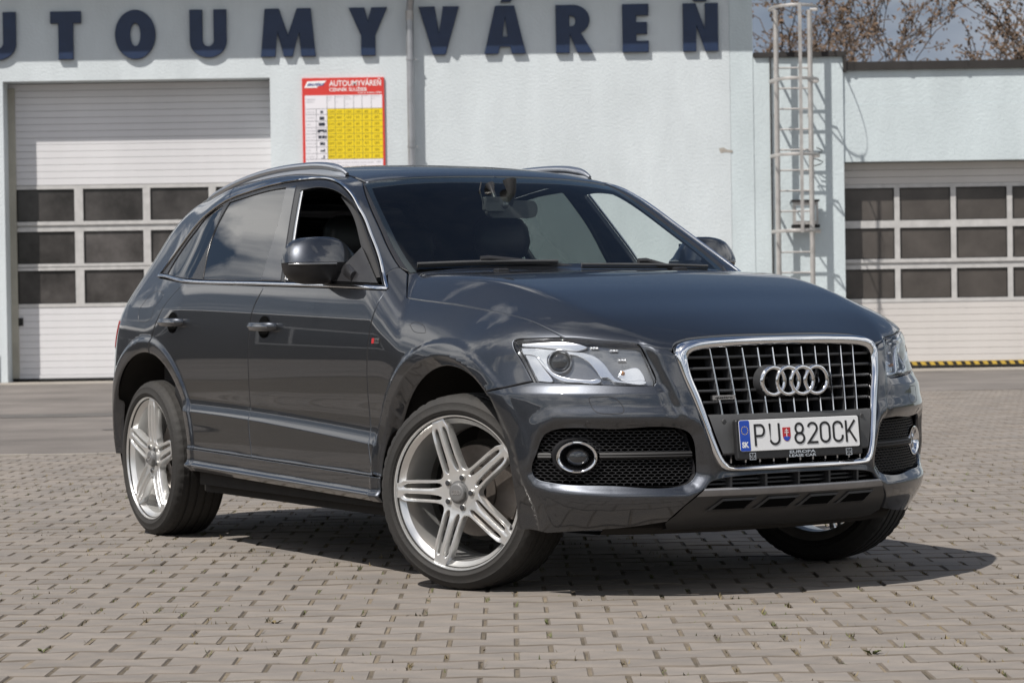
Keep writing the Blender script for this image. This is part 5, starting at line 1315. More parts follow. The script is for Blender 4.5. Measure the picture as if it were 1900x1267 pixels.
# ---- lower intake and skid plate
b = MB(); V = []
def ygrid(z, h, amax, n=31): return [(float(Xf(np.abs(a), np.full(1, z))[0]) + h, a, z) for a in np.linspace(-amax, amax, n)]
b = MB(); V = []
for z, h in ((.44, -.10), (.36, -.10)): V += ygrid(z, h, .40)
b.add(V, [(i, i + 1, 32 + i, 31 + i) for i in range(30)]); b.build('intake_backing', 'dark_inside', car)
for zz in (.418, .404):
    b = MB(); V = []
    for z, h in ((zz + .003, -.05), (zz + .003, -.03), (zz - .003, -.03), (zz - .003, -.05)): V += ygrid(z, h, .35)
    b.add(V, [(r * 31 + i, r * 31 + i + 1, r * 31 + 32 + i, r * 31 + 31 + i) for r in range(3) for i in range(30)]); b.build('intake_slat', 'black_trim', car)
for a in (-.27, -.135, 0, .135, .27):
    x = float(Xf(np.array([abs(a)]), np.array([.41]))[0]); b = MB(); b.box(x - .06, x - .008, a - .004, a + .004, .386, .436); b.build('intake_rib', 'grey_plastic', car)
skid = empty('skid_plate'); skid.parent = car
sp = [(.392, .374, -.02), (.3915, .374, .004), (.386, .380, .006), (.374, .392, .004), (.365, .398, -.002), (.330, .430, -.006), (.300, .445, -.008), (.272, .462, -.012), (.252, .44, -.045), (.238, .43, -.11), (.232, .42, -.25)]
n_ = 41; V = []
for z, am, h in sp:
    for u in np.linspace(-1, 1, n_):
        a = u * am; zc2 = max(z, .27); V.append((float(Xf(np.array([abs(a)]), np.array([zc2]))[0]) + h + .002, a, z))
b = MB()
FcT = [(r * n_ + i, r * n_ + i + 1, (r + 1) * n_ + i + 1, (r + 1) * n_ + i) for r in range(5) for i in range(n_ - 1)]
# the panel below the lip has four slanted openings
b.add(V, FcT[:4 * (n_ - 1)]); b.build('skid_lip', 'skid_satin', skid, 28)
b = MB(); b.add(V, FcT[4 * (n_ - 1):] + [(r * n_ + i, r * n_ + i + 1, (r + 1) * n_ + i + 1, (r + 1) * n_ + i) for r in range(5, 10) for i in range(n_ - 1)]); b.build('skid_panel', 'skid_grey', skid, 28)
for k in range(4):
    c = -.262 + .175 * k
    def sx(a, z, h): return (float(Xf(np.array([abs(a)]), np.array([max(z, .27)]))[0]) + h - .0035, a, z)
    z1, z0 = .347, .318; q0 = [(c - .072, z0), (c + .046, z0), (c + .072, z1), (c - .040, z1)]
    out_ = inset_poly(np.array(q0), -.008)
    b = MB(); b.add([sx(a, z, .0055) for a, z in out_] + [sx(a, z, .0095) for a, z in q0] + [sx(a, z, .004) for a, z in q0], [(i, (i + 1) % 4, 4 + (i + 1) % 4, 4 + i) for i in range(4)] + [(4 + i, 4 + (i + 1) % 4, 8 + (i + 1) % 4, 8 + i) for i in range(4)]); b.build('opening_rim', 'skid_grey', skid, 20)
    b = MB(); b.add([sx(a, z, .0075) for a, z in q0], [(0, 1, 2, 3)]); b.build('skid_opening', 'dark_inside', skid)
b = MB(); V = []
for u in np.linspace(-1, 1, 25):
    a = u * .62; x = float(Xf(np.array([abs(a)]), np.array([.29]))[0]) - .10; V += [(x, a, .275), (x + .005, a, .252), (x - .02, a, .228), (x - .30, a, .222)]
b.add(V, [(i * 4 + j, i * 4 + j + 1, i * 4 + 4 + j + 1, i * 4 + 4 + j) for i in range(24) for j in range(3)]); b.build('air_deflector', 'liner', car, 40)

# ---- side openings of the bumper: honeycomb, blade, fog lamp
def fog_side(sgn):
    root = empty('bumper_grille'); root.parent = car
    Y = lambda p: (p[0], p[1] * sgn, p[2])
    def sf(a, z, h): return (float(f_cx(z)) - (0.27 * a ** 2 + 0.34 * a ** 4) - .022 + h, -a, z)
    Pf = np.array(FOG)
    lo = inset_poly(Pf, -.006)
    v2, f2, idx = triangulate([lo], [])
    b = MB(); b.add([Y(sf(p[0], p[1], -.050)) for p in v2], [tuple(f) for f in f2]); b.build('grille_backing', 'dark_inside', root)
    n = len(Pf); b = MB(); b.add([Y(sf(p[0], p[1], h)) for h in (-.012, -.052) for p in lo], [(i, (i + 1) % n, n + (i + 1) % n, n + i) for i in range(n)]); b.build('opening_wall', 'black_trim', root)
    # honeycomb net
    s_ = .0125; net = MB(); fc = (.735, .505)
    U = lambda a: float(FOG_S(a))
    inv_u = np.linspace(.3, .95, 400); inv_s = FOG_S(inv_u)
    for r in range(-2, 24):
        for c in range(-2, 40):
            cx = U(.36) + c * s_ * 1.9 + (r % 2) * s_ * .95; cz = .40 + r * s_ * .78
            hexp = [(cx + s_ * .95 * math.cos(PI / 6 + k * PI / 3) / .866 * .95, cz + s_ * .58 * math.sin(PI / 6 + k * PI / 3) / .9) for k in range(6)]
            hexp = [(cx + s_ * .95, cz + s_ * .26), (cx, cz + s_ * .52), (cx - s_ * .95, cz + s_ * .26), (cx - s_ * .95, cz - s_ * .26), (cx, cz - s_ * .52), (cx + s_ * .95, cz - s_ * .26)]
            for k in range(3):
                p, q = hexp[k], hexp[k + 1]
                a0, a1 = np.interp(p[0], inv_s, inv_u), np.interp(q[0], inv_s, inv_u)
                mid = np.array([[(a0 + a1) / 2, (p[1] + q[1]) / 2]])
                if not in_poly(mid, Pf)[0]: continue
                if abs(mid[0, 1] - .508) < .012: continue
                if math.hypot((U(mid[0, 0]) - U(fc[0])), (mid[0, 1] - fc[1]) * 1.35) < .074: continue
                p0, p1 = np.array(sf(a0, p[1], -.026)), np.array(sf(a1, q[1], -.026)); t = p1 - p0; t /= np.linalg.norm(t)
                nrm = np.array((.72, -.69, 0)); sd = np.cross(t, nrm); sd = sd / np.linalg.norm(sd) * .0011
                V = [p0 + sd, p0 - sd, p1 - sd, p1 + sd]; bk = nrm * -.010
                V = [Y(v) for v in V] + [Y(v + bk) for v in V]
                net.add(V, [(0, 1, 2, 3), (0, 3, 7, 4), (1, 2, 6, 5)])
    o = net.build('honeycomb', 'black_trim', root, fix=False); o['kind'] = 'stuff'
    # blade
    b = MB(); rows_b = [(.520, -.03), (.518, -.012), (.512, -.007), (.508, -.011), (.504, -.007), (.498, -.012), (.496, -.03)]; na = 30; V = []
    for z, h in rows_b:
        for a in list(np.linspace(.388, .672, 20)) + list(np.linspace(.796, .828, 10)): V.append(Y(sf(a, z, h)))
    b.add(V, [(r * na + i, r * na + i + 1, (r + 1) * na + i + 1, (r + 1) * na + i) for r in range(6) for i in range(na - 1) if i != 19]); b.build('blade', 'cabin_black', root, 40)
    # fog lamp, looking forward
    fl = empty('fog_lamp'); fl.parent = car
    c3 = np.array(sf(fc[0], fc[1], 0 if sgn > 0 else -.030)); nrm = Vector((.80, -.60 , 0)).normalized()
    q = nrm.to_track_quat('Z', 'Y').to_matrix()
    def place(b):
        b.V = [Y(tuple(Vector(c3) + q @ Vector((v[0] * 1.42, v[1] * 1.08, v[2])))) for v in b.V]
    for nm, pr, mm in (('fog_lamp_ring', [(.050, -.03), (.051, .006), (.0495, .012), (.046, .0125), (.0415, .006), (.039, -.01), (.037, -.03)], 'chrome'), ('fog_lamp_bowl', [(.040, -.008), (.034, -.026), (.0, -.04)], 'gloss_black')):
        b = MB(); b.lathe(pr, 'z', 40); place(b); b.build(nm, mm, fl, 60)
    b = MB(); b.lathe([(.0, .0), (.012, -.001), (.022, -.006), (.028, -.016), (.028, -.03)], 'z', 32); place(b); b.build('fog_lamp_lens', 'lens_dark', fl, 80)
    b = MB(); b.lathe([(.053, -.03), (.060, -.02), (.066, -.035)], 'z', 32); place(b); b.build('fog_lamp_surround', 'black_trim', fl, 60)
for sgn in (1, -1): fog_side(sgn)
# washer covers and sensors in the bumper
wa = e_('washer'); strip('washer_cover_line', np.vstack([wa, wa[:1]]), .003, 'black_trim', off=-.0006, hgt=.0011, proj='obl', rs=.004)
ps = e_('psens')[0]; ring = np.array([ps + A3(.006 * math.cos(a), .006 * math.cos(a), .009 * math.sin(a)) for a in np.linspace(0, 2 * PI, 16)])
strip('sensor_ring', ring, .0015, 'black_trim', off=-.0004, hgt=.0008, proj='obl', rs=.003)

# ---- headlamps
def headlamp(sgn):
    root = empty('headlamp'); root.parent = car
    Y = lambda P_: [(p[0], p[1] * sgn, p[2]) for p in P_]
    loop = [hlt, hll, e_('hlb'), e_('hli'), e_('hltop')]
    def pnl(name, segs_, m, off, h=.014, depth=.006, inset=.004, holes=()):
        o = panel(name, segs_, 'obl', m, root, off=off, h=h, depth=depth, inset=inset, holes=holes)
        if sgn < 0:
            me = o.data; V = [(v.co.x, -v.co.y, v.co.z) for v in me.vertices]; FL = [tuple(p.vertices)[::-1] for p in me.polygons]
            m2 = bpy.data.meshes.new(name); m2.from_pydata(V, [], FL); m2.update(); m2.shade_smooth(); m2.materials.append(MATS[m]); 
            o.data = m2
        return o
    pnl('headlamp_lens', loop, 'lamp_glass', -.001, inset=.0025)
    pnl('headlamp_housing', loop, 'lamp_dark', -.040, inset=.001, h=.02)
    # wall between lens and housing
    pts = np.vstack(loop); s0, n0 = on_surf(pts, 'obl', -.004); s1 = s0 - n0 * .038; k = len(pts)
    b = MB(); b.add(Y(s0) + Y(s1), [(i, (i + 1) % k, k + (i + 1) % k, k + i) for i in range(k)]); b.build('headlamp_wall', 'lamp_dark', root, 60)
    # inner shapes traced on the lens and set back
    Zc = lambda pts_: np.array(pts_, float)
    def deep(key, m, name, off, h=.010): return pnl(name, [np.array(E[key], float)], m, off, h=h, inset=.0, depth=.02)
    deep('hl_upper', 'lamp_silver', 'reflector_trim', -.020)
    deep('hl_lowtrim', 'lamp_silver', 'lower_trim', -.017)
    deep('hl_corner', 'lamp_silver', 'corner_reflector', -.024)
    deep('hl_turn', 'lamp_silver', 'turn_reflector', -.026)
    deep('hl_glare', 'lamp_silver', 'glare_strip', -.015)  # glare along the lamp's upper edge, put in as a bright silver shape
    pj, pn = on_surf(np.array([E['hl_proj']], float), 'obl', -.018); pj = pj[0]; pn = Vector((.86, -.48, .08)).normalized(); q = pn.to_track_quat('Z', 'Y').to_matrix()
    def place(b): b.V = Y([tuple(Vector(pj) + q @ Vector(v)) for v in b.V])
    for nm, pr, mm in (('projector_ring', [(.0415, -.02), (.042, .003), (.039, .007), (.0345, .003), (.034, -.012)], 'lamp_silver'), ('projector_lens', [(0, .010), (.012, .0085), (.022, .005), (.030, -.001), (.0345, -.009)], 'lens_dark')):
        b = MB(); b.lathe(pr, 'z', 36); place(b); b.build(nm, mm, root, 70)
    for p in E['hl_leds']:
        s_, n_ = on_surf(np.array([p], float), 'obl', -.022); s_ = Vector(s_[0]); b = MB(); 
        for du in (-.010, 0, .010):
            c = s_ + Vector((.6 * du, -.8 * du * -1, 0)); b.lathe([(0, .006), (.0032, .0052), (.0050, .002), (.0052, -.004)], 'x', 14, tuple(c))
        b.V = Y(b.V); b.build('led_cluster', 'lamp_silver', root, 60)
    s_, n_ = on_surf(np.array([E['hl_amber']], float), 'obl', -.020); b = MB(); b.lathe([(0, .004), (.005, .003), (.007, -.003)], 'x', 18, tuple(s_[0])); b.V = Y(b.V); b.build('turn_bulb', 'amber', root, 60)
for sgn in (1, -1): headlamp(sgn)

# ---- wheels (built in the plane of the wheel: x, z; outer face towards -y)
TR, TW = 0.353, 0.255
def make_wheel(name, n_seg=200):
    root = empty(name); root.parent = car
    tyre = MB(); prof = []
    hw_ = TW / 2
    pr = [(.266, -hw_ + .022), (.272, -hw_ + .014), (.2795, -hw_ + .007), (.283, -hw_ + .0075), (.2845, -hw_ + .004), (.293, -hw_ + .0005), (.2945, -hw_ - .0006), (.297, -hw_ - .0006), (.2985, -hw_ + .0004), (.309, -hw_ + .002), (.320, -hw_ + .006), (.322, -hw_ + .0055), (.334, -hw_ + .013), (.3435, -hw_ + .022), (.3480, -hw_ + .034)]
    tread = []
    grooves = (-.062, -.021, .021, .062)
    ys = sorted([-.093, -.08] + [g + d for g in grooves for d in (-.0065, -.0045, .0045, .0065)] + [.08, .093])
    for y in ys:
        r = TR - 0.0045 * (abs(y) / .1) ** 2.2
        if any(abs(abs(y - g) - .0045) < 1e-6 for g in grooves): r -= .0075
        tread.append((r, y))
    pr = pr + tread + [(r, -y) for r, y in reversed(pr)]
    k = len(pr); V = []; sh = [i for i, (r, y) in enumerate(pr) if abs(y) > .074 and r > .340]
    for j in range(n_seg):
        a = 2 * PI * j / n_seg
        for i, (r, y) in enumerate(pr):
            if i in sh and j % 4 == 0: r = r - .0032
            V.append((r * math.cos(a), y, r * math.sin(a)))
    FcT = [(j * k + i, j * k + i + 1, ((j + 1) % n_seg) * k + i + 1, ((j + 1) % n_seg) * k + i) for j in range(n_seg) for i in range(k - 1)]
    tyre.add(V, FcT); tyre.build('tyre', 'tyre_rubber', root, 38)
    f0 = -hw_ + .010                      # plane of the rim's outer lip
    rim = MB(); rim.lathe([(.2790, f0 + .012), (.2790, f0 + .001), (.2770, f0 - .0015), (.2735, f0 - .001), (.2715, f0 + .003), (.2690, f0 + .010), (.2600, f0 + .020), (.2480, f0 + .030), (.2440, f0 + .055), (.2360, f0 + .12), (.232, f0 + .16)], 'y', 96); rim.build('rim', 'wheel_silver', root, 40)
    rim = MB(); rim.lathe([(.232, f0 + .159), (.236, f0 + .20), (.262, f0 + .225), (.2770, f0 + .228), (.2770, f0 + .21)], 'y', 72); rim.build('rim_barrel', 'rim_inner', root, 40)
    # spokes: five, each of three ribs
    def rot(P_, a): c, s_ = math.cos(a), math.sin(a); return [(c * x - s_ * y, s_ * x + c * y) for x, y in P_]
    def spoke_half(r): return np.interp(r, [.05, .075, .09, .115, .20, .228, .250, .266], [.0445, .050, .0455, .0415, .0400, .0375, .0295, .0275])
    star = []; R5 = 2 * PI / 5
    for s_ in range(5):
        up = [(.271, -.0270), (.256, -.0285), (.243, -.0345), (.234, -.0372), (.20, -.0395), (.16, -.0400), (.125, -.0405), (.100, -.0418), (.082, -.0440), (.074, -.0480)]
        star += rot(up[::-1], s_ * R5) + rot([(x, -y) for x, y in up], s_ * R5)
    star = np.array(star)
    slots = []
    for s_ in range(5):
        for sg in (1, -1):
            sl_ = [(.078, sg * .0185), (.092, sg * .0135), (.13, sg * .0108), (.18, sg * .0100), (.226, sg * .0100), (.238, sg * .0120), (.241, sg * .0165), (.236, sg * .0222), (.222, sg * .0260), (.18, sg * .0280), (.13, sg * .0290), (.096, sg * .0305), (.083, sg * .0290), (.076, sg * .0240)]
            slots.append(np.array(rot(sl_ if sg > 0 else sl_, s_ * R5)))
    def hgt(P_):
        r = np.hypot(P_[:, 0], P_[:, 1]); a = np.arctan2(P_[:, 1], P_[:, 0]); s_ = np.round(a / R5) * R5
        u = np.cos(s_) * P_[:, 0] + np.sin(s_) * P_[:, 1]; v = -np.sin(s_) * P_[:, 0] + np.cos(s_) * P_[:, 1]
        h = np.interp(r, [0, .045, .065, .09, .14, .19, .240, .271], [.014, .014, .014, .0105, .0055, .0025, .0025, .001])
        crown = .0022 * np.clip(1 - (v / .010) ** 2, 0, 1) + .0026 * np.clip(1 - ((np.abs(v) - .0345) / .0065) ** 2, 0, 1)
        return f0 + .004 + h - crown * ss(.085, .11, r)
    base = inset_poly(star, .0028); hb = [inset_poly(s_, -.0028) if poly_area(s_) > 0 else inset_poly(s_, -.0028) for s_ in slots]
    gx_, gy_ = np.meshgrid(np.arange(-.27, .27, .0065), np.arange(-.27, .27, .0065)); G = np.stack([gx_, gy_], -1).reshape(-1, 2)
    G = G[in_poly(G, base)]; ok = edge_dist(G, base) > .003
    for s_ in hb: ok &= ~in_poly(G, s_) & (edge_dist(G, s_) > .003)
    v2, f2, idx = triangulate([base] + hb, G[ok])
    h0 = hgt(v2); V = [(x, h, z) for (x, z), h in zip(v2, h0)]; Fc = [tuple(f) for f in f2]
    for lp, ids, dep in zip([star] + slots, idx, [.034] + [.020] * len(slots)):
        hh_ = hgt(lp); n = len(lp); k1 = len(V); V += [(x, h + .0032, z) for (x, z), h in zip(lp, hh_)] + [(x * (.995), h + dep, z * .995) for (x, z), h in zip(lp, hh_)]
        for i in range(n):
            j = (i + 1) % n; Fc += [(ids[i], ids[j], k1 + j, k1 + i), (k1 + i, k1 + j, k1 + n + j, k1 + n + i)]
    b = MB(); b.add(V, Fc); o = b.build('spokes', 'wheel_silver', root, 35)
    b = MB(); b.lathe([(.0, f0 - .000), (.027, f0 + .0000), (.0275, f0 + .0001), (.0315, f0 + .002), (.0330, f0 + .005), (.0345, f0 + .016), (.042, f0 + .0165)], 'y', 48); b.build('centre_cap', 'cap_grey', root, 25)
    lg = MB()
    for q in range(4): lg.lathe([(.0062, f0 - .0004), (.0062, f0 - .0016), (.0080, f0 - .0016), (.0080, f0 - .0004)], 'y', 20, ((-.0125 + .00835 * q), 0, 0))
    lg.build('cap_emblem', 'chrome', root, 60)
    for s_ in range(5):
        a = (s_ + .5) * R5; c = (.0560 * math.cos(a), 0, .0560 * math.sin(a))
        b = MB(); b.lathe([(.0125, f0 + .020), (.0122, f0 + .014), (.0098, f0 + .0125), (.0092, f0 + .020)], 'y', 20, c); b.build('bolt_seat', 'rim_inner', root, 40)
        b = MB(); b.lathe([(0, f0 + .0085), (.0085, f0 + .009), (.0098, f0 + .011), (.0098, f0 + .024)], 'y', 16, c); b.build('wheel_bolt', 'bar_side', root, 40)
    b = MB(); b.tube([(-.21, f0 + .034, .115), (-.225, f0 + .018, .123)], .0055, 10); b.build('valve', 'black_trim', root, 40)
    b = MB(); b.lathe([(.05, .0), (.09, .0), (.092, .012), (.165, .012), (.165, .036), (.09, .036)], 'y', 60); b.build('brake_disc', 'brake_iron', root, 40)
    b = MB(); b.lathe([(.185, .06), (.05, .06)], 'y', 40); b.build('brake_shield', 'liner', root)
    b = MB(); pr_ = [(.105, -.012), (.105, .06), (.195, .06), (.195, -.012)]; V = []; na = 12
    for i in range(na):
        a = math.radians(150 + 60 * i / (na - 1))
        for r, y in pr_: V.append((r * math.cos(a), y, r * math.sin(a)))
    b.add(V, [(i * 4 + j, i * 4 + (j + 1) % 4, i * 4 + 4 + (j + 1) % 4, i * 4 + 4 + j) for i in range(na - 1) for j in range(4)] + [(0, 1, 2, 3), tuple((na - 1) * 4 + j for j in range(4))]); b.build('brake_caliper', 'brake_iron', root, 40)
    return root
# spokes start at +x of the wheel's own frame; turning about y places them
wf = make_wheel('wheel')
HUBZ = 0.353 + 0.0085
def put_wheel(wh, x, y, steer, roll, right=True):
    wh.rotation_mode = 'XYZ'
    R = Matrix.Rotation(steer, 4, 'Z') @ (Matrix.Identity(4) if right else Matrix.Rotation(PI, 4, 'Z')) @ Matrix.Rotation(roll, 4, 'Y')
    wh.matrix_basis = Matrix.Translation((x, y, HUBZ)) @ R
steer = math.radians(25.5)
kp = Vector((0, -.735, 0)); arm = Vector((0, -.075, 0))
pr_ = kp + Matrix.Rotation(steer, 3, 'Z') @ arm; kl = Vector((0, .735, 0)); pl2 = kl + Matrix.Rotation(steer, 3, 'Z') @ -arm
wrr = copy_tree(wf, car); wfl = copy_tree(wf, car); wrl = copy_tree(wf, car)
put_wheel(wf, pr_.x, pr_.y, steer, PI)
put_wheel(wrr, -2.807, -.802, 0, math.radians(-13))
put_wheel(wfl, pl2.x, pl2.y, steer, 0.4, False); put_wheel(wrl, -2.807, .802, 0, 0.9, False)

# wheel housings and underside
for w_i, (cx, cz) in enumerate(ARCH):
    for sgn in (1, -1):
        b = MB(); V = []; na = 28
        for i in range(na):
            a = math.radians(-8 + 196 * i / (na - 1)); R_ = ARCH_R + .012
            px_, pz_ = cx + R_ * math.cos(a), cz + R_ * math.sin(a); yo_ = on_surf(np.array([(px_, -.9, max(pz_, .30))]), 'side')[0][0][1] + .022
            for y in (yo_, yo_ + .04, -.52): V.append((px_, y * sgn, pz_))
        k0 = len(V)
        Fc = [(i * 3 + j, i * 3 + j + 1, i * 3 + 4 + j, i * 3 + 3 + j) for i in range(na - 1) for j in range(2)]
        V.append((cx, -.52 * sgn, cz)); Fc += [(i * 3 + 2, i * 3 + 5, k0) for i in range(na - 1)]
        b.add(V, Fc); b.build('wheel_housing', 'liner', car, 50)
b = MB(); b.box(-2.30, -.50, -.86, .86, .235, .40); b.box(-2.28, -.52, -.895, -.855, .27, .37); b.box(-2.28, -.52, .855, .895, .27, .37); b.build('floor_pan', 'liner', car)
b = MB(); b.box(-3.5, -2.30, -.50, .50, .27, .45); b.box(-.50, .62, -.48, .48, .225, .50); b.tube([(-2.807, -.7, .34), (-2.807, .7, .34)], .05, 12); b.tube([(0, -.7, .33), (0, .7, .33)], .035, 12)
b.tube([(-2.25, -.55, .26), (-2.45, -.62, .27), (-2.75, -.66, .30)], .035, 8); b.box(-2.36, -2.24, -.84, -.60, .235, .34); b.build('chassis', 'liner', car)
b = MB(); b.box(-.45, .62, -.44, .44, .50, .84); b.box(.55, .74, -.40, .40, .46, .88); b.build('engine', 'dark_inside', car)
b = MB(); b.tube([(-2.9, -.45, .30), (-3.5, -.5, .31), (-3.62, -.5, .31)], .04, 12); b.build('exhaust', 'brake_iron', car, 40)

# ---- mirrors
def mirror(sgn):
    root = empty('door_mirror'); root.parent = car
    rows = [(1.122, -.965, -.80, .018), (1.128, -1.005, -.765, .045), (1.142, -1.036, -.745, .062), (1.165, -1.054, -.738, .075), (1.190, -1.062, -.735, .083), (1.2065, -1.064, -.738, .086),
            (1.2075, -1.066, -.738, .086), (1.222, -1.063, -.757, .080), (1.249, -1.054, -.777, .066), (1.270, -1.042, -.794, .053), (1.286, -1.028, -.810, .042), (1.297, -1.008, -.826, .032), (1.304, -.985, -.846, .022), (1.3085, -.950, -.872, .012)]
    nu = 26; x0 = -1.005
    def loft(rw, mm, name, close_top, close_bot):
        V = []
        for z, y0, y1, d in rw:
            for i in range(nu):
                t = PI * i / (nu - 1); c = (y0 + y1) / 2; hw2 = (y1 - y0) / 2
                u = -math.cos(t); s_ = math.sin(t) ** .5
                V.append((x0 + d * s_ - .03 * max(0, -u) ** 3 * 1.0, (c + hw2 * u) * sgn, z))
            for i in range(1, nu - 1):
                t = PI * i / (nu - 1); V.append((x0 - .028 * math.sin(t) ** .3, ((y0 + y1) / 2 + (y1 - y0) / 2 * math.cos(t)) * sgn, z))
        m2 = nu + nu - 2; n = len(rw)
        Fc = [(r * m2 + j, r * m2 + (j + 1) % m2, (r + 1) * m2 + (j + 1) % m2, (r + 1) * m2 + j) for r in range(n - 1) for j in range(m2)]
        Fc += [tuple(range(m2)), tuple((n - 1) * m2 + j for j in range(m2))]
        b = MB(); b.add(V, Fc); return b.build(name, mm, root, 50)
    loft(rows[6:], 'paint', 'mirror_cap', True, False)
    loft([(z, a, c, d * .985) for z, a, c, d in rows[:6]], 'black_trim', 'mirror_base', False, True)
    b = MB(); s2 = [(x0 + .088 * math.sin(t) ** .62 - .03 * max(0, math.cos(t)) ** 3, ((-1.064 - .738) / 2 - .163 * math.cos(t)) * sgn, 1.2010) for t in np.linspace(.35, 1.7, 20)]
    b.tube(s2, .0042, 8); b.build('indicator_strip', 'lamp_dark', root, 50)
    b = MB(); b.prism([(p[0], p[1]) for p in [(-.75, 1.165), (-.79, 1.215), (-.695, 1.235), (-.64, 1.20), (-.66, 1.135), (-.74, 1.128)]], -.975, -1.030, lambda u, v, h: (h, (u) * sgn, v), bevel=.006); 
    b = MB(); b.tube([(-.985, -.775 * sgn, 1.175), (-.955, -.80 * sgn, 1.175), (-.88, -.845 * sgn, 1.165), (-.80, -.862 * sgn, 1.145)], [.052, .050, .042, .030], 14, flat=(.80, .55)); b.build('mirror_arm', 'black_trim', root, 60)
    # triangular foot in the corner of the window
    tri = on_surf(np.array([(-.60, -.86, 1.118), (-.835, -.80, 1.262), (-.99, -.88, 1.135)]), 'side', .004)[0]
    b = MB(); q_ = on_surf(np.array([(-.60, -.86, 1.118), (-.835, -.80, 1.262), (-.99, -.88, 1.135)]), 'side', -.02)[0]
    b.add([(p[0], p[1] * sgn, p[2]) for p in list(tri) + list(q_)], [(0, 1, 2), (3, 4, 5), (0, 1, 4, 3), (1, 2, 5, 4), (2, 0, 3, 5)]); b.build('mirror_foot', 'black_trim', root)
    b = MB(); b.box(-1.037, -1.034, min(-1.04 * sgn, -.80 * sgn), max(-1.04 * sgn, -.80 * sgn), 1.15, 1.28); b.build('mirror_glass', 'chrome', root)
for sgn in (1, -1): mirror(sgn)

# ---- door handles, badges, flaps
def handle(x, z):
    for sgn in (1, -1):
        r = empty('door_handle'); r.parent = car
        yb = float(on_surf(np.array([(x, -.92, z)]), 'side')[0][0][1])
        b = MB(); n = 24; rows_h = [(1.0, .0005), (.93, -.0035), (.6, -.011), (0, -.014)]; V = []
        ww = lambda a: (x - .005 + .056 * math.cos(a), z + .046 * math.sin(a) - .002)
        for f, d in rows_h[:3]:
            for i in range(n):
                a = 2 * PI * i / n; p = ww(a); V.append((x - .005 + (p[0] - x + .005) * f, (yb - d) * sgn, z - .004 + (p[1] - z + .004) * f))
        Fc = [(q * n + i, q * n + (i + 1) % n, (q + 1) * n + (i + 1) % n, (q + 1) * n + i) for q in range(2) for i in range(n)] + [tuple(2 * n + i for i in range(n))]
        Sv = on_surf(np.array([(v[0], -.92, v[2]) for v in V]), 'side', .0030)[0]
        b.add([(p[0], p[1] * sgn, p[2]) for p in Sv], Fc); b.build('handle_recess', 'dark_inside', r)
        b = MB(); pts = [(x - .118, (yb + .002) * sgn, z), (x - .108, (yb - .022) * sgn, z + .001), (x - .06, (yb - .036) * sgn, z), (x, (yb - .039) * sgn, z - .001), (x + .06, (yb - .036) * sgn, z - .001), (x + .100, (yb - .026) * sgn, z), (x + .108, (yb + .002) * sgn, z)]
        b.tube(pts, [.012, .0145, .0150, .0150, .0155, .0155, .012], 12, flat=(1.15, .62), up=(0, 0, 1)); b.build('handle_grip', 'paint', r, 60)
        b = MB(); b.tube([(p[0], p[1] - .0075 * sgn if 0 < i < 6 else p[1], p[2]) for i, p in enumerate(pts)][1:6], .0052, 8, flat=(1.2, .6)); b.build('handle_strip', 'handle_metal', r, 60)
handle(-1.515, .957); handle(-2.490, .977)
bp = on_surf(np.array([(-.500, -.925, .902)]), 'side', .001)[0][0]
bd = empty('side_badge'); bd.parent = car
b = MB(); b.prism([(-.032, -.010), (.028, -.010), (.034, .010), (-.026, .010)], 0, -.0025, lambda u, v, h: (bp[0] + u, bp[1] + h, bp[2] + v)); b.build('badge_plate', 'satin_alu', bd)
b = MB(); b.prism([(-.032, -.010), (-.012, -.010), (-.006, .010), (-.026, .010)], -.0025, -.0032, lambda u, v, h: (bp[0] + u, bp[1] + h, bp[2] + v)); b.build('badge_red', 'shield_red', bd)
flat_text('badge_script', 'S line', .0125, (bp[0] + .012, bp[1] - .0034, bp[2] - .0045), (1, 0, 0), (0.2, 0, 1), 'plate_black', bd, .0003, .036, centre=True)
wc = e_('wcover'); strip('round_cover_line', np.vstack([wc, wc[:1]]), .003, 'black_trim', off=-.0006, hgt=.0011, rs=.006)
fu = e_('fuel'); strip('fuel_flap_line', np.vstack([fu, fu[:1]]), .0035, 'black_trim', off=-.0008, hgt=.0013, both=False, rs=.008)
# ---- roof rails
for sgn in (1, -1):
    b = MB(); pts = [(-1.405, -.587, 1.580), (-1.44, -.588, 1.595), (-1.50, -.589, 1.609), (-1.62, -.590, 1.624), (-1.85, -.590, 1.632), (-2.15, -.588, 1.627), (-2.45, -.583, 1.604), (-2.70, -.577, 1.569), (-2.86, -.572, 1.540), (-2.93, -.57, 1.524)]
    q = crom(np.array(pts), .03); rr = [.007 + .011 * min(1, i / 5, (len(q) - 1 - i) / 5) for i in range(len(q))]
    b.tube([(p[0], p[1] * sgn, p[2]) for p in q], rr, 12, flat=(.95, 1.05)); b.build('roof_rail', 'satin_alu', car, 60)
    b = MB(); n_ = len(q); V = []
    for p in q:
        zb_ = float(f_zr(p[0])) - .055 * .35 - .16 * .12; zlow = on_surf(np.array([(p[0], p[1], p[2])]), 'top', 0)[0][0][2]
        V += [(p[0], (p[1] - .008) * sgn, p[2] - .006), (p[0], (p[1] - .012) * sgn, zlow - .003), (p[0], (p[1] + .010) * sgn, zlow - .003), (p[0], (p[1] + .007) * sgn, p[2] - .006)]
    b.add(V, [(i * 4 + j, i * 4 + j + 1, i * 4 + 5 + j, i * 4 + 4 + j) for i in range(n_ - 1) for j in range(3)]); b.build('rail_base', 'satin_alu', car, 60)
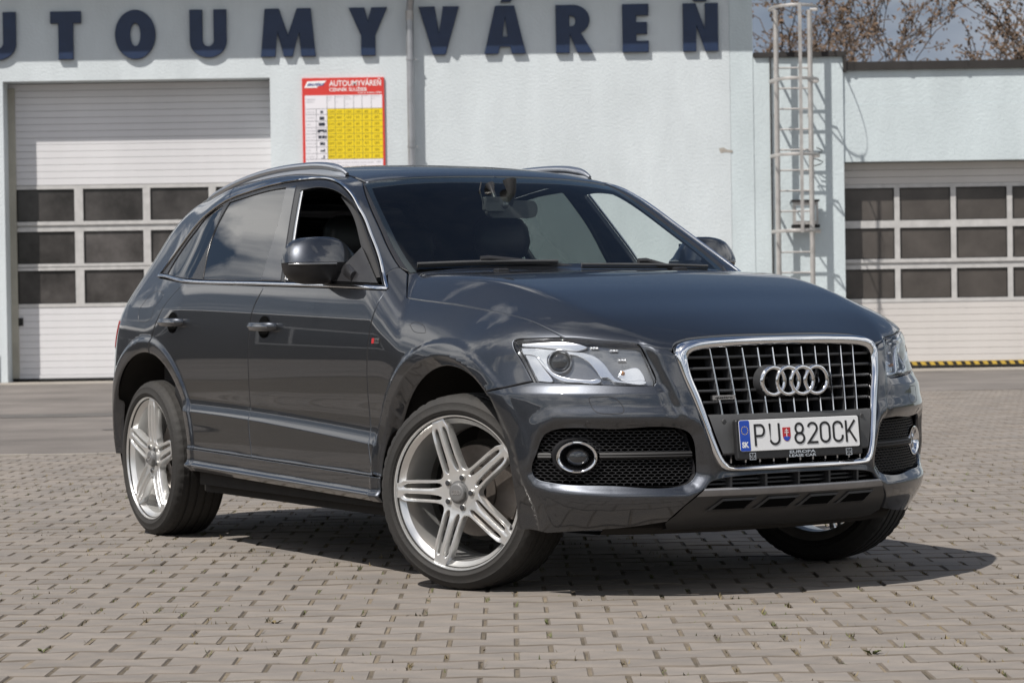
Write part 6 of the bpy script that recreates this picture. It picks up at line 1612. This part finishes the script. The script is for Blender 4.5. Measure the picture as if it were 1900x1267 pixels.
# ---- wipers, cowl
b = MB(); V = []
for a in np.linspace(-.76, .76, 31):
    zt = 1.158 - .012 * (abs(a) > .68)
    V += [(-0.50 - .05 * abs(a) - .03, a, 1.118), (-0.60 - .10 * abs(a) - 0.0, a, 1.135), (-0.66 - .12 * abs(a), a, 1.20 - .05)]
b.add(V, [(i * 3 + j, i * 3 + j + 1, i * 3 + 4 + j, i * 3 + 3 + j) for i in range(30) for j in range(2)]); b.build('cowl', 'black_trim', car)
def wiper(p0, p1, p2, piv):
    r = empty('wiper'); r.parent = car
    S3, n3 = on_surf(np.array([p0, p1, p2], float), 'glass', .018)
    b = MB(); b.tube([tuple(p) for p in crom(S3, .04)], .0062, 8, flat=(1.0, .8)); b.build('wiper_blade', 'grey_plastic', r, 50)
    b = MB(); S4, _n = on_surf(np.array([p0, p1, p2], float), 'glass', .006); b.tube([tuple(p) for p in crom(S4, .04)], .004, 6); b.build('wiper_rubber', 'black_rubber', r)
    m = (S3[0] + S3[2]) / 2
    b = MB(); b.tube([tuple(m + n3[1] * .016 + (S3[0] - S3[2]) * .06), tuple(m + n3[1] * .018), tuple((m + np.array(piv)) / 2 + n3[1] * .018), piv], [.011, .012, .010, .013], 8, flat=(1, .8)); b.build('wiper_arm', 'black_trim', r, 50)
wiper((-.605, -.690, 1.178), (-.550, -.45, 1.187), (-.515, -.12, 1.175), (-.50, .10, 1.15))
wiper((-.49, -.04, 1.118), (-.49, .30, 1.120), (-.55, .60, 1.124), (-.48, .62, 1.10))
for a in (-.42, .40):
    b = MB(); b.box(-.40, -.36, a - .02, a + .02, 0, .008); 
    z = float(T(np.array([-.43]), np.array([abs(a)]))[0]); b = MB(); b.prism([(-.455, a - .018), (-.405, a - .022), (-.405, a + .022), (-.455, a + .018)], z - .004, z + .010, lambda u, v, h: (u, v, h), bevel=.004); b.build('washer_jet', 'black_trim', car)

# ---- cabin
cab = empty('cabin'); cab.parent = car
def inner(name, segs_, proj, off, h=.04, m='cabin_black', both=True, half=False): return panel(name, segs_, proj, m, cab, off=off, h=h, inset=0, depth=.004, both=both, half=half)
b = MB(); b.box(-2.75, -.62, -.80, .80, .42, .45); b.box(-2.95, -2.60, -.78, .78, .42, .98); b.build('cabin_floor', 'cabin_black', cab)
for sgn in (1, -1):
    b = MB(); b.box(-1.62, -.62, min(.80 * sgn, .86 * sgn), max(.80 * sgn, .86 * sgn), .45, 1.085); b.box(-2.62, -1.66, min(.80 * sgn, .865 * sgn), max(.80 * sgn, .865 * sgn), .45, 1.11); b.build('door_card', 'cabin_black', cab)
inner('headliner', [np.array([(-1.26, 0, 1.56), (-1.28, -.3, 1.55), (-1.30, -.56, 1.53)]), np.array([(-1.30, -.56, 1.53), (-2.9, -.54, 1.54)]), np.array([(-2.9, -.54, 1.54), (-2.9, 0, 1.56)]), np.array([(-2.9, 0, 1.56), (-1.26, 0, 1.56)])], 'top', -.035, half=True)
inner('pillar_cover', [wsR + A3(-.01, -.012, 0), np.array([tuple(wsR[-1] + A3(-.01, -.012, 0)), (-.70, -.83, 1.12)]), np.array([(-.70, -.83, 1.12), (-.90, -.80, 1.28), (-1.08, -.745, 1.41), (-1.28, -.70, 1.50)]), np.array([(-1.28, -.70, 1.50), tuple(wsR[0] + A3(-.01, -.012, 0))])], 'fen', -.03, h=.02)
inner('rear_pillar_cover', [dlo[:6], seam, np.array(dch[5:]), np.array(tail_x[:4]), np.array([tail_x[3], (-3.0, -.84, 1.16), tuple(dlo[0])])], 'rq', -.03, h=.03)
for sgn in (1, -1):
    xs_ = np.linspace(-1.27, -2.95, 36); up_ = dlo[np.argsort(-dlo[:, 0])]; up_ = up_[(up_[:, 0] < -1.2)]
    dz_ = np.interp(-xs_, -up_[:, 0], up_[:, 2]); dy_ = np.interp(-xs_, -up_[:, 0], up_[:, 1])
    Vt = []
    for x_, y_, z_ in zip(xs_, dy_, dz_): Vt += [(x_, -.50 * sgn, float(f_zr(x_)) - .055), (x_, (-.56 * .5 + y_ * .5 + .02) * sgn, (float(f_zr(x_)) - .055 + z_) * .5 - .005), (x_, (y_ + .035) * sgn, z_ - .012)]
    b = MB(); b.add(Vt, [(i * 3 + j, i * 3 + j + 1, i * 3 + 4 + j, i * 3 + 3 + j) for i in range(35) for j in range(2)]); b.build('roof_side_trim', 'cabin_black', cab, 60)
# dashboard
b = MB(); V = []; prof = [(-.56, 1.105), (-.66, 1.125), (-.80, 1.13), (-.92, 1.115), (-1.0, 1.07), (-1.02, .95), (-.95, .80), (-.90, .55)]; ny = 33
for a in np.linspace(-.80, .80, ny):
    bul = .045 * math.exp(-((a - .37) / .20) ** 2)
    for i, (x, z) in enumerate(prof): V.append((x - .06 * abs(a) ** 2, a, z + (bul if 2 <= i <= 4 else bul * .4 if i == 1 else 0)))
k = len(prof); b.add(V, [(i * k + j, i * k + j + 1, (i + 1) * k + j + 1, (i + 1) * k + j) for i in range(ny - 1) for j in range(k - 1)]); b.build('dashboard', 'cabin_black', cab, 50)
# steering wheel
sw_ = MB(); ctr = Vector((-1.18, .37, 1.02)); ax = Vector((-.90, 0, .44)).normalized(); u1 = Vector((0, 1, 0)); v1 = ax.cross(u1).normalized()
ringp = [ctr + u1 * (.185 * math.cos(a)) + v1 * (.185 * math.sin(a)) for a in np.linspace(0, 2 * PI, 48, endpoint=False)]
sw_.tube(ringp, .016, 10, closed=True); sw_.tube([ctr - u1 * .18, ctr, ctr + u1 * .18], [.018, .06, .018], 10, flat=(.4, 1)); sw_.tube([ctr, ctr - v1 * .18], [.05, .018], 10); sw_.build('steering_wheel', 'seat_leather', cab, 60)
def seat(y, x, wdt, head=True, rows_=1):
    r = empty('seat'); r.parent = cab
    def pad(name, secs, n=20):
        V = []
        for c, wx, wy in secs:
            for i in range(n):
                a = 2 * PI * i / n; cu, su = math.cos(a), math.sin(a); f = lambda t: math.copysign(abs(t) ** .55, t)
                V.append((c[0] + wx * f(cu), c[1] + wy * f(su), c[2] + c[3] * f(cu)))
        m2 = len(secs); b = MB(); b.add(V, [(q * n + i, q * n + (i + 1) % n, (q + 1) * n + (i + 1) % n, (q + 1) * n + i) for q in range(m2 - 1) for i in range(n)] + [tuple(range(n)), tuple((m2 - 1) * n + i for i in range(n))]); b.build(name, 'seat_leather', r, 60)
    pad('backrest', [((x, y, .62, 0), .07, wdt * .9), ((x - .03, y, .75, 0), .085, wdt), ((x - .10, y, .98, 0), .08, wdt * .98), ((x - .155, y, 1.14, 0), .065, wdt * .85), ((x - .18, y, 1.215, 0), .05, wdt * .6), ((x - .19, y, 1.235, 0), .02, wdt * .4)])
    pad('cushion', [((x + .05, y, .55, 0), .01, wdt * .8), ((x + .24, y, .56, 0), .25, wdt), ((x + .26, y, .64, 0), .26, wdt), ((x + .25, y, .69, 0), .22, wdt * .9)])
    if head:
        pad('headrest', [((x - .185, y, 1.235, 0), .035, .085), ((x - .185, y, 1.25, 0), .050, .115), ((x - .188, y, 1.31, 0), .056, .135), ((x - .192, y, 1.375, 0), .052, .125), ((x - .195, y, 1.41, 0), .038, .10), ((x - .197, y, 1.425, 0), .015, .06)])
        b = MB(); b.tube([(x - .18, y - .06, 1.16), (x - .185, y - .06, 1.30)], .007, 8); b.tube([(x - .18, y + .06, 1.16), (x - .185, y + .06, 1.30)], .007, 8); b.build('headrest_posts', 'satin_alu', r)
seat(-.37, -1.62, .245); seat(.37, -1.62, .245); seat(-.36, -2.50, .26); seat(.36, -2.50, .26)
# interior mirror with a dash camera beside it
im = empty('interior_mirror'); im.parent = cab
b = MB(); b.prism([(u, v) for u, v in rrect(.235, .072, .030)], -1.075, -1.115, lambda u, v, h: (h, u + .01, v + 1.425), bevel=.008); b.build('mirror_housing', 'grey_plastic', im, 40)
b = MB(); b.tube([(-1.09, 0, 1.44), (-1.07, 0, 1.50), (-1.085, 0, 1.545)], [.016, .02, .03], 10); b.build('mirror_stem', 'cabin_black', im, 50)
dc = empty('dash_camera'); dc.parent = cab
b = MB(); b.prism([(u, v) for u, v in rrect(.105, .058, .008)], -1.045, -1.078, lambda u, v, h: (h, u - .085, v + 1.445), bevel=.006); b.build('camera_body', 'grey_plastic', dc, 40)
b = MB(); b.lathe([(0, .012), (.010, .011), (.014, .006), (.015, -.003)], 'x', 20, (-1.046, -.045, 1.440)); b.build('camera_lens', 'lens_dark', dc, 50)
b = MB(); b.box(-1.047, -1.0445, -.130, -.072, 1.452, 1.470); b.build('camera_label', 'skid_grey', dc)
b = MB(); b.tube([(-1.06, -.085, 1.47), (-1.08, -.085, 1.50), (-1.10, -.085, 1.525)], [.010, .010, .022], 10); b.build('camera_mount', 'black_trim', dc, 50)
wr = MB(); wr.tube([(-1.06, -.14, 1.45), (-1.07, -.15, 1.50), (-1.11, -.12, 1.535)], .003, 6); wr.build('camera_cable', 'black_rubber', dc)
